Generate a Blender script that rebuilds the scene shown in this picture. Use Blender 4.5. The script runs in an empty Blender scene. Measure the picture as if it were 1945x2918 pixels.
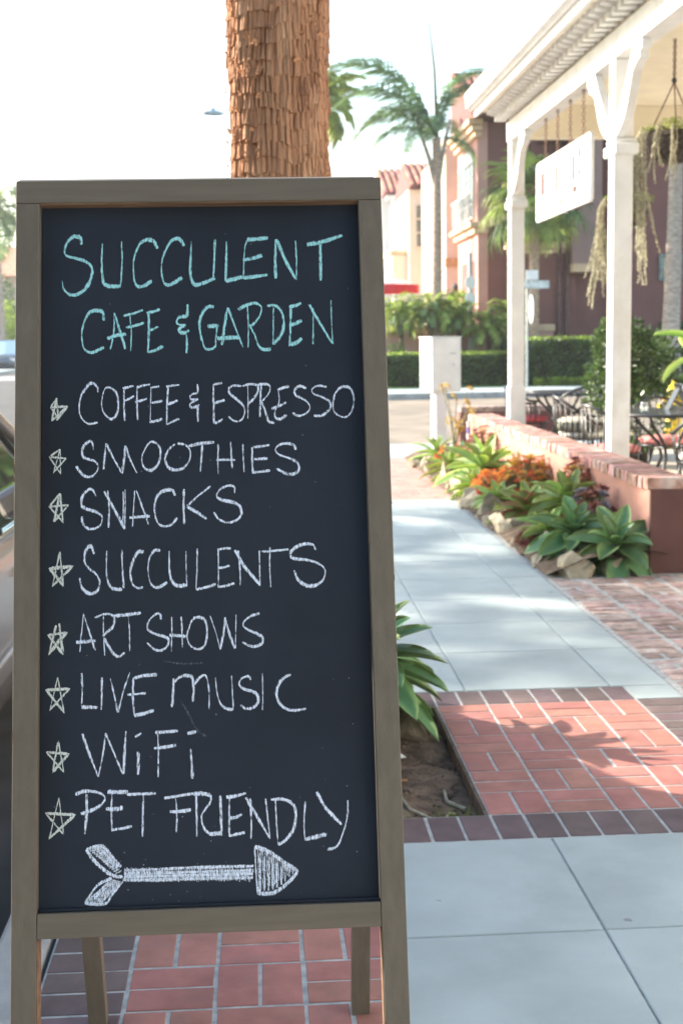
import bpy, bmesh, math, random
from mathutils import Vector, Matrix, noise
R = random.Random(7)
sc = bpy.context.scene
COL = sc.collection

# ------------------------------------------------------------------ camera
cam = bpy.data.objects.new('camera', bpy.data.cameras.new('camera')); COL.objects.link(cam)
YAW, PITCH, ROLL = 0.0602, 0.1329, -0.0164
_c, _s, _cp, _sp = math.cos(YAW), math.sin(YAW), math.cos(PITCH), math.sin(PITCH)
_F = Vector((_s*_cp, _c*_cp, -_sp)); _R = Vector((_c, -_s, 0)); _U = Vector((_s*_sp, _c*_sp, _cp))
_r = _R*math.cos(ROLL)+_U*math.sin(ROLL); _u = _U*math.cos(ROLL)-_R*math.sin(ROLL)
cam.matrix_world = Matrix(((_r.x, _u.x, -_F.x, 0), (_r.y, _u.y, -_F.y, 0), (_r.z, _u.z, -_F.z, 1.515), (0, 0, 0, 1)))
cam.data.sensor_fit = 'VERTICAL'; cam.data.sensor_height = 36.0; cam.data.lens = 46.23
cam.data.clip_end = 2000; cam.data.clip_start = 0.05
cam.data.dof.use_dof = True; cam.data.dof.focus_distance = 2.12; cam.data.dof.aperture_fstop = 8.5
sc.camera = cam

# ------------------------------------------------------------------ sky and sun
SUN_AZ = math.atan2(-0.866, 0.50)      # compass angle of the sun from +Y towards +X
SUN_EL = math.radians(25.3)
w = bpy.data.worlds.new('World'); sc.world = w; w.use_nodes = True
nt = w.node_tree; bg = nt.nodes['Background']
sky = nt.nodes.new('ShaderNodeTexSky'); sky.sky_type = 'NISHITA'; sky.sun_disc = False
sky.sun_elevation = SUN_EL; sky.sun_rotation = SUN_AZ
sky.air_density = 1.3; sky.dust_density = 1.2; sky.ozone_density = 1.5; sky.altitude = 0
nt.links.new(sky.outputs[0], bg.inputs[0]); bg.inputs[1].default_value = 0.15
sd = bpy.data.lights.new('sun', 'SUN'); sd.energy = 5.0; sd.angle = math.radians(0.55); sd.color = (1.0, 0.90, 0.76)
sun = bpy.data.objects.new('sun', sd); COL.objects.link(sun)
_sd = Vector((math.sin(SUN_AZ)*math.cos(SUN_EL), math.cos(SUN_AZ)*math.cos(SUN_EL), math.sin(SUN_EL)))
sun.rotation_euler = _sd.to_track_quat('Z', 'Y').to_euler(); sun.location = _sd*40
sc.view_settings.view_transform = 'Standard'; sc.view_settings.look = 'None'
sc.view_settings.gamma = 1; sc.view_settings.use_curve_mapping = False
sc.view_settings.exposure = 1.7
sc.cycles.max_bounces = 8; sc.cycles.transparent_max_bounces = 12; sc.cycles.caustics_reflective = False
sc.cycles.use_denoising = True

# ------------------------------------------------------------------ materials
MATS = {}
def mat(name, col, rough=0.8, var=0.15, scale=8, bump=0.0, bscale=40, rand=0.0, spec=0.3, metal=0.0, col2=None, trans=0.0, stretch=(1, 1, 1), detail=6, rhue=0.0, bdist=0.02, stain=None, sscale=2.0, grime=0.0, gscale=1.3, specks=0.0):
    """procedural surface: base colour broken by noise, optional second colour, per-object variation, fine relief"""
    if name in MATS: return MATS[name]
    m = bpy.data.materials.new(name); m.use_nodes = True; t = m.node_tree; N = t.nodes; L = t.links
    p = N['Principled BSDF']; p.inputs['Roughness'].default_value = rough
    p.inputs['Specular IOR Level'].default_value = spec; p.inputs['Metallic'].default_value = metal
    tc = N.new('ShaderNodeTexCoord'); mp = N.new('ShaderNodeMapping'); mp.inputs['Scale'].default_value = stretch
    L.new(tc.outputs['Object'], mp.inputs[0])
    oi = N.new('ShaderNodeObjectInfo')
    ad = N.new('ShaderNodeVectorMath'); ad.operation = 'ADD'
    cx = N.new('ShaderNodeMath'); cx.operation = 'MULTIPLY'; cx.inputs[1].default_value = 37.0; L.new(oi.outputs['Random'], cx.inputs[0])
    L.new(mp.outputs[0], ad.inputs[0]); L.new(cx.outputs[0], ad.inputs[1])
    nz = N.new('ShaderNodeTexNoise'); nz.inputs['Scale'].default_value = scale; nz.inputs['Detail'].default_value = detail
    L.new(ad.outputs[0], nz.inputs['Vector'])
    mx = N.new('ShaderNodeMix'); mx.data_type = 'RGBA'
    c2 = col2 or tuple(max(0, c*(1-2*var)) for c in col)
    c1 = col if col2 else tuple(min(1, c*(1+2*var)) for c in col)
    mx.inputs[6].default_value = (*c1, 1); mx.inputs[7].default_value = (*c2, 1)
    rp = N.new('ShaderNodeValToRGB'); rp.color_ramp.elements[0].position = 0.32; rp.color_ramp.elements[1].position = 0.68
    L.new(nz.outputs[0], rp.inputs[0]); L.new(rp.outputs[0], mx.inputs[0])
    out = mx.outputs[2]
    if stain:
        n2 = N.new('ShaderNodeTexNoise'); n2.inputs['Scale'].default_value = sscale; n2.inputs['Detail'].default_value = 8; n2.inputs['Roughness'].default_value = 0.65
        L.new(ad.outputs[0], n2.inputs['Vector'])
        r2 = N.new('ShaderNodeValToRGB'); r2.color_ramp.elements[0].position = 0.55; r2.color_ramp.elements[1].position = 0.75
        L.new(n2.outputs[0], r2.inputs[0]); m2 = N.new('ShaderNodeMix'); m2.data_type = 'RGBA'
        m2.inputs[7].default_value = (*stain, 1); L.new(out, m2.inputs[6]); L.new(r2.outputs[0], m2.inputs[0]); out = m2.outputs[2]
    if rand or rhue:
        hs = N.new('ShaderNodeHueSaturation'); L.new(out, hs.inputs['Color'])
        mr = N.new('ShaderNodeMapRange'); mr.inputs[3].default_value = 1-rand; mr.inputs[4].default_value = 1+rand
        L.new(oi.outputs['Random'], mr.inputs[0]); L.new(mr.outputs[0], hs.inputs['Value'])
        if rhue:
            ml = N.new('ShaderNodeMath'); ml.operation = 'MULTIPLY'; ml.inputs[1].default_value = 7.13; L.new(oi.outputs['Random'], ml.inputs[0])
            fr = N.new('ShaderNodeMath'); fr.operation = 'FRACT'; L.new(ml.outputs[0], fr.inputs[0])
            m3 = N.new('ShaderNodeMapRange'); m3.inputs[3].default_value = 0.5-rhue; m3.inputs[4].default_value = 0.5+rhue
            L.new(fr.outputs[0], m3.inputs[0]); L.new(m3.outputs[0], hs.inputs['Hue'])
        out = hs.outputs[0]
    if grime:      # dirt spread over the place, running on from piece to piece
        ge = N.new('ShaderNodeNewGeometry'); n4 = N.new('ShaderNodeTexNoise'); n4.inputs['Scale'].default_value = gscale; n4.inputs['Detail'].default_value = 10; n4.inputs['Roughness'].default_value = .7
        L.new(ge.outputs['Position'], n4.inputs['Vector']); r4 = N.new('ShaderNodeMapRange'); r4.inputs[1].default_value = .3; r4.inputs[2].default_value = .7; r4.inputs[3].default_value = 1-grime; r4.inputs[4].default_value = 1+grime*.6
        L.new(n4.outputs[0], r4.inputs[0]); h4 = N.new('ShaderNodeHueSaturation'); L.new(out, h4.inputs['Color']); L.new(r4.outputs[0], h4.inputs['Value']); out = h4.outputs[0]
        if specks:
            v5 = N.new('ShaderNodeTexVoronoi'); v5.inputs['Scale'].default_value = specks
            n6 = N.new('ShaderNodeTexNoise'); n6.inputs['Scale'].default_value = 30; L.new(ge.outputs['Position'], n6.inputs['Vector']); a6 = N.new('ShaderNodeVectorMath'); a6.operation = 'MULTIPLY_ADD'; a6.inputs[1].default_value = (.06, .06, .0); L.new(n6.outputs[1], a6.inputs[0]); L.new(ge.outputs['Position'], a6.inputs[2]); L.new(a6.outputs[0], v5.inputs['Vector'])
            s5 = N.new('ShaderNodeSeparateColor'); L.new(v5.outputs['Color'], s5.inputs[0])
            r5 = N.new('ShaderNodeMath'); r5.operation = 'MULTIPLY'; r5.inputs[1].default_value = .10; L.new(s5.outputs[0], r5.inputs[0])
            l5 = N.new('ShaderNodeMath'); l5.operation = 'LESS_THAN'; L.new(v5.outputs['Distance'], l5.inputs[0]); L.new(r5.outputs[0], l5.inputs[1])
            g5 = N.new('ShaderNodeMath'); g5.operation = 'GREATER_THAN'; g5.inputs[1].default_value = .55; L.new(s5.outputs[1], g5.inputs[0])
            m5 = N.new('ShaderNodeMath'); m5.operation = 'MULTIPLY'; L.new(l5.outputs[0], m5.inputs[0]); L.new(g5.outputs[0], m5.inputs[1])
            k5 = N.new('ShaderNodeMath'); k5.operation = 'MULTIPLY'; k5.inputs[1].default_value = .55; L.new(m5.outputs[0], k5.inputs[0])
            x5 = N.new('ShaderNodeMix'); x5.data_type = 'RGBA'; x5.inputs[7].default_value = (.10, .10, .11, 1); L.new(out, x5.inputs[6]); L.new(k5.outputs[0], x5.inputs[0]); out = x5.outputs[2]
    L.new(out, p.inputs['Base Color'])
    if bump:
        nb = N.new('ShaderNodeTexNoise'); nb.inputs['Scale'].default_value = bscale; nb.inputs['Detail'].default_value = 8
        L.new(ad.outputs[0], nb.inputs['Vector'])
        bp = N.new('ShaderNodeBump'); bp.inputs['Strength'].default_value = bump; bp.inputs['Distance'].default_value = bdist
        L.new(nb.outputs[0], bp.inputs['Height']); L.new(bp.outputs[0], p.inputs['Normal'])
    if trans:
        tr = N.new('ShaderNodeBsdfTranslucent'); hs2 = N.new('ShaderNodeHueSaturation'); hs2.inputs['Value'].default_value = 1.5
        L.new(out, hs2.inputs['Color']); L.new(hs2.outputs[0], tr.inputs[0])
        ms = N.new('ShaderNodeMixShader'); ms.inputs[0].default_value = trans
        L.new(p.outputs[0], ms.inputs[1]); L.new(tr.outputs[0], ms.inputs[2]); L.new(ms.outputs[0], N['Material Output'].inputs[0])
    m.diffuse_color = (*col, 1); MATS[name] = m; return m

def glass(name, tint=(.6, .75, .72), gl=0.25):
    if name in MATS: return MATS[name]
    m = bpy.data.materials.new(name); m.use_nodes = True; N = m.node_tree.nodes; L = m.node_tree.links
    N.remove(N['Principled BSDF']); a = N.new('ShaderNodeBsdfTransparent'); a.inputs[0].default_value = (*tint, 1)
    b = N.new('ShaderNodeBsdfGlossy'); b.inputs['Roughness'].default_value = 0.03; b.inputs[0].default_value = (.9, .95, .95, 1)
    fr = N.new('ShaderNodeFresnel'); fr.inputs[0].default_value = 1.5
    mu = N.new('ShaderNodeMath'); mu.operation = 'ADD'; mu.inputs[1].default_value = gl*0.3; L.new(fr.outputs[0], mu.inputs[0])
    ms = N.new('ShaderNodeMixShader'); L.new(mu.outputs[0], ms.inputs[0]); L.new(a.outputs[0], ms.inputs[1]); L.new(b.outputs[0], ms.inputs[2])
    L.new(ms.outputs[0], N['Material Output'].inputs[0]); MATS[name] = m; return m

M = dict(
 asphalt=mat('asphalt', (.075, .072, .07), .9, .12, 3, .5, 300, bdist=.004),
 side_asphalt=mat('worn pale asphalt', (.25, .205, .155), .9, .12, 1.2, .3, 200, bdist=.004, stain=(.20, .165, .13), sscale=.6),
 concrete=mat('pale concrete', (.365, .42, .42), .85, .05, 3, .25, 260, rand=.03, bdist=.002, stain=(.315, .36, .36), sscale=1.6, grime=.14, gscale=1.1, specks=7.0),
 kerb=mat('kerb concrete', (.34, .34, .33), .9, .12, 5, .5, 160, bdist=.004, stain=(.2, .2, .2), sscale=4),
 mortar=mat('mortar', (.36, .37, .36), .95, .12, 30, .4, 300, bdist=.002),
 brick=mat('terracotta paver', (.335, .143, .116), .75, .07, 12, .25, 220, rand=.10, rhue=.008, bdist=.0015, stain=(.26, .14, .12), sscale=9, grime=.22, gscale=3, specks=9),
 border=mat('brown clay paver', (.125, .085, .085), .75, .10, 10, .25, 220, rand=.22, rhue=.03, bdist=.0015, grime=.2, gscale=3),
 oldbrick=mat('salvaged brick', (.33, .235, .21), .9, .2, 14, .5, 90, rand=.34, rhue=.02, bdist=.006, stain=(.62, .60, .57), sscale=4, grime=.2, gscale=4),
 soil=mat('dry soil', (.135, .098, .07), 1, .25, 14, .8, 60, bdist=.02),
 wood=mat('taupe painted wood', (.128, .108, .085), .62, .05, 5, .35, 30, stretch=(14, 14, 1), bdist=.002, spec=.35, stain=(.108, .091, .072), sscale=.6),
 woodh=mat('taupe painted wood rail', (.128, .108, .085), .62, .05, 5, .35, 30, stretch=(1, 14, 14), bdist=.002, spec=.35, stain=(.10, .085, .066), sscale=1.2),
 rawwood=mat('bare brown wood edge', (.16, .095, .058), .7, .2, 6, .2, 30, stretch=(1, 10, 10)),
 board=mat('slate blue chalkboard', (.0125, .018, .031), .7, .12, 3, .08, 400, spec=.25, bdist=.0006, stain=(.019, .026, .040), sscale=1.2, grime=.2, gscale=2.2),
 white=mat('white paint', (.74, .74, .72), .55, .03, 6, .15, 40, bdist=.003, stain=(.64, .62, .57), sscale=3, grime=.06, gscale=2),
 soffit=mat('warm white soffit', (.80, .75, .64), .7, .03, 4),
 cream=mat('cream painted ceiling', (.80, .73, .58), .7, .03, 4),
 pinkwall=mat('salmon stucco', (.45, .235, .18), .9, .05, 5, .4, 120, bdist=.006),
 barkw=mat('palm bark', (.54, .29, .165), .95, .3, 5, .8, 28, stretch=(7, 7, .7), bdist=.02, col2=(.30, .145, .08), stain=(.60, .39, .25), sscale=2.2),
 flap=mat('dry palm fibre', (.36, .19, .10), .9, .25, 10, rand=.25, trans=.25),
 agave=None, soilbed=None,
 leafd=mat('hedge leaf', (.07, .12, .03), .45, .3, 3, rand=0, spec=.5, trans=.25),
 leafl=mat('lime leaf', (.24, .33, .05), .5, .3, 3, trans=.35),
 leafb=mat('glossy bush leaf', (.065, .115, .03), .3, .3, 3, spec=.7, trans=.2),
 frond=mat('palm leaflet', (.10, .16, .05), .45, .3, 2, spec=.5, trans=.3),
 frondl=mat('bright palm leaflet', (.24, .31, .07), .5, .3, 2, spec=.4, trans=.35),
 stem=mat('green brown stalk', (.16, .15, .07), .7, .2, 8),
 pbark=mat('grey palm trunk', (.36, .30, .25), .9, .2, 6, .5, 20, stretch=(1, 1, 4), bdist=.02, stain=(.22, .17, .14), sscale=2),
 rock=mat('tan rock', (.38, .33, .24), .95, .2, 5, .7, 30, rand=.15, bdist=.03, stain=(.22, .19, .15), sscale=6),
 iron=mat('black iron', (.016, .018, .02), .35, .1, 20, spec=.6),
 cushion=mat('red cushion', (.62, .10, .12), .9, .08, 20, .2, 150),
 cushpale=mat('faded pink cushion', (.70, .26, .24), .9, .08, 20, .2, 150),
 cushwhite=mat('off white cushion', (.75, .75, .68), .9, .04, 20, .2, 150),
 yellow=mat('yellow hydrant paint', (.80, .52, .02), .4, .06, 8),
 brown=mat('brown stucco and painted shade', (.20, .092, .085), .95, .05, 1.2, .3, 30, bdist=.02),  # also carries the painted shade of the corner building's front walls
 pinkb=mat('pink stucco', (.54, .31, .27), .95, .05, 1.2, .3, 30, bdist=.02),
 peach=mat('peach stucco', (.62, .45, .35), .95, .05, 1.2),
 mauve=mat('pale mauve stucco', (.31, .21, .20), .95, .04, 1.2),
 creamb=mat('cream trim', (.62, .45, .31), .85, .05, 3),
 whiteb=mat('white stucco', (.74, .73, .72), .9, .03, 1.2),
 tile=mat('clay roof tile', (.42, .17, .12), .85, .2, 5, rand=.3, rhue=.02),
 dark=mat('dark void', (.02, .02, .022), .8, .1, 5),
 winglass=mat('window pane', (.10, .15, .16), .1, .1, 2, spec=.8),
 red=mat('red umbrella canvas', (.55, .03, .04), .8, .06, 4),
 galv=mat('galvanised steel', (.42, .45, .46), .45, .06, 10, metal=.6),
 chain=mat('rusty chain', (.20, .11, .08), .7, .2, 20),
 basket=mat('dark coir basket', (.055, .045, .04), .95, .3, 30, .8, 60, bdist=.02),
 tail=mat('dusty trailing stem', (.41, .39, .29), .85, .2, 30, trans=.2),
 paint=mat('metallic taupe car paint', (.31, .27, .25), .22, .02, 4, metal=.5, spec=.6),
 paintb=mat('dark blue grey car paint', (.10, .13, .16), .2, .02, 4, metal=.3, spec=.6),
 rubber=mat('black rubber', (.02, .02, .02), .8, .1, 30), chrome=mat('chrome', (.7, .7, .7), .15, .02, 5, metal=1.0),
 interior=mat('dark car interior', (.03, .032, .035), .8, .1, 10),
 beige=mat('patio paving', (.42, .36, .28), .9, .08, 2, .2, 60),
 grass=mat('lawn', (.07, .14, .025), .9, .3, 30, .6, 200, bdist=.02),
)
# ------------------------------------------------------------------ mesh helpers
class MB:
    def __init__(s): s.v = []; s.f = []; s.a = None
    def add(s, vs, fs):
        b = len(s.v); s.v += [tuple(v) for v in vs]; s.f += [tuple(b+i for i in f) for f in fs]; return s
    def box(s, x0, x1, y0, y1, z0, z1, rot=None, org=None):
        vs = [(x, y, z) for x in (x0, x1) for y in (y0, y1) for z in (z0, z1)]
        if rot is not None: vs = [tuple(rot @ Vector(v) + (org or Vector())) for v in vs]
        return s.add(vs, [(0, 1, 3, 2), (4, 6, 7, 5), (0, 4, 5, 1), (2, 3, 7, 6), (0, 2, 6, 4), (1, 5, 7, 3)])
    def prism(s, poly, f, d0, d1):
        """poly: 2-D outline; f(a,b,d)->xyz; extruded d0..d1"""
        n = len(poly); vs = [f(a, b, d0) for a, b in poly]+[f(a, b, d1) for a, b in poly]
        return s.add(vs, [tuple(range(n))[::-1], tuple(range(n, 2*n))]+[(i, (i+1) % n, n+(i+1) % n, n+i) for i in range(n)])
    def tube(s, pts, r, n=8, cap=True, closed=False):
        pts = [Vector(p) for p in pts]; k = len(pts); rs = r if isinstance(r, (list, tuple)) else [r]*k
        up = None; rings = []
        for i, p in enumerate(pts):
            if closed: t = pts[(i+1) % k]-pts[i-1]
            else: t = pts[min(i+1, k-1)]-pts[max(i-1, 0)]
            if t.length < 1e-9: t = Vector((0, 0, 1))
            t.normalize()
            if up is None: up = Vector((0, 0, 1)) if abs(t.z) < .9 else Vector((1, 0, 0))
            a = t.cross(up)
            if a.length < 1e-4: a = t.cross(Vector((0.3, 1, .2)))
            a.normalize(); b = a.cross(t); up = b
            rings.append([p+(a*math.cos(2*math.pi*j/n)+b*math.sin(2*math.pi*j/n))*rs[i] for j in range(n)])
        vs = [v for g in rings for v in g]; fs = []
        for i in range(k if closed else k-1):
            i2 = (i+1) % k
            for j in range(n): fs.append((i*n+j, i*n+(j+1) % n, i2*n+(j+1) % n, i2*n+j))
        if cap and not closed: fs += [tuple(range(n))[::-1], tuple((k-1)*n+j for j in range(n))]
        return s.add(vs, fs)
    def lathe(s, prof, c=(0, 0, 0), n=20, rx=1, ry=1):
        vs = [(c[0]+r*rx*math.cos(2*math.pi*j/n), c[1]+r*ry*math.sin(2*math.pi*j/n), c[2]+z) for r, z in prof for j in range(n)]
        fs = [(i*n+j, i*n+(j+1) % n, (i+1)*n+(j+1) % n, (i+1)*n+j) for i in range(len(prof)-1) for j in range(n)]
        fs += [tuple(range(n))[::-1], tuple((len(prof)-1)*n+j for j in range(n))]
        return s.add(vs, fs)
    def mesh(s, name, m, smooth=False):
        me = bpy.data.meshes.new(name); me.from_pydata(s.v, [], s.f); me.update()
        if m: me.materials.append(m)
        if smooth: me.polygons.foreach_set('use_smooth', [True]*len(me.polygons))
        return me
    def build(s, name, m, parent=None, smooth=False, label=None, kind=None, bevel=0, world=True):
        """vertices are world coordinates; the object sits at its parent's place"""
        if parent is not None and world:
            o = base_of(parent); s.v = [(x-o.x, y-o.y, z-o.z) for x, y, z in s.v]
        me = s.mesh(name, m, smooth); ob = bpy.data.objects.new(name, me); COL.objects.link(ob)
        if parent is not None: ob.parent = parent
        if label: ob['label'] = label
        if kind: ob['kind'] = kind
        if bevel:
            b = ob.modifiers.new('bevel', 'BEVEL'); b.width = bevel; b.segments = 2; b.limit_method = 'ANGLE'
        if smooth and len(me.polygons) < 30000:
            pass
        return ob
BASE = {}
def base_of(o):
    p = Vector()
    while o is not None: p = p+o.location; o = o.parent
    return p
def thing(name, label, cat, loc=(0, 0, 0), rz=0, group=None):
    o = bpy.data.objects.new(name, None); COL.objects.link(o); o.location = loc; o.rotation_euler = (0, 0, rz); o.empty_display_size = .2
    o['label'] = label; o['category'] = cat
    if group: o['group'] = group
    return o
def structure(name, loc=(0, 0, 0)):
    o = bpy.data.objects.new(name, None); COL.objects.link(o); o.location = loc; o['kind'] = 'structure'; return o
def inst(name, me, parent, mw):
    """child sharing mesh data, placed by matrix local to the parent"""
    o = bpy.data.objects.new(name, me); COL.objects.link(o); o.parent = parent; o.matrix_local = mw; return o
def TRS(loc, e=(0, 0, 0), s=1):
    from mathutils import Euler
    sv = s if isinstance(s, (tuple, list)) else (s, s, s)
    return Matrix.Translation(loc) @ Euler(e).to_matrix().to_4x4() @ Matrix.Diagonal((*sv, 1))
def copy_tree(o, parent=None):
    c = o.copy(); COL.objects.link(c); c.parent = parent
    for ch in list(o.children): copy_tree(ch, c)
    return c
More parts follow.
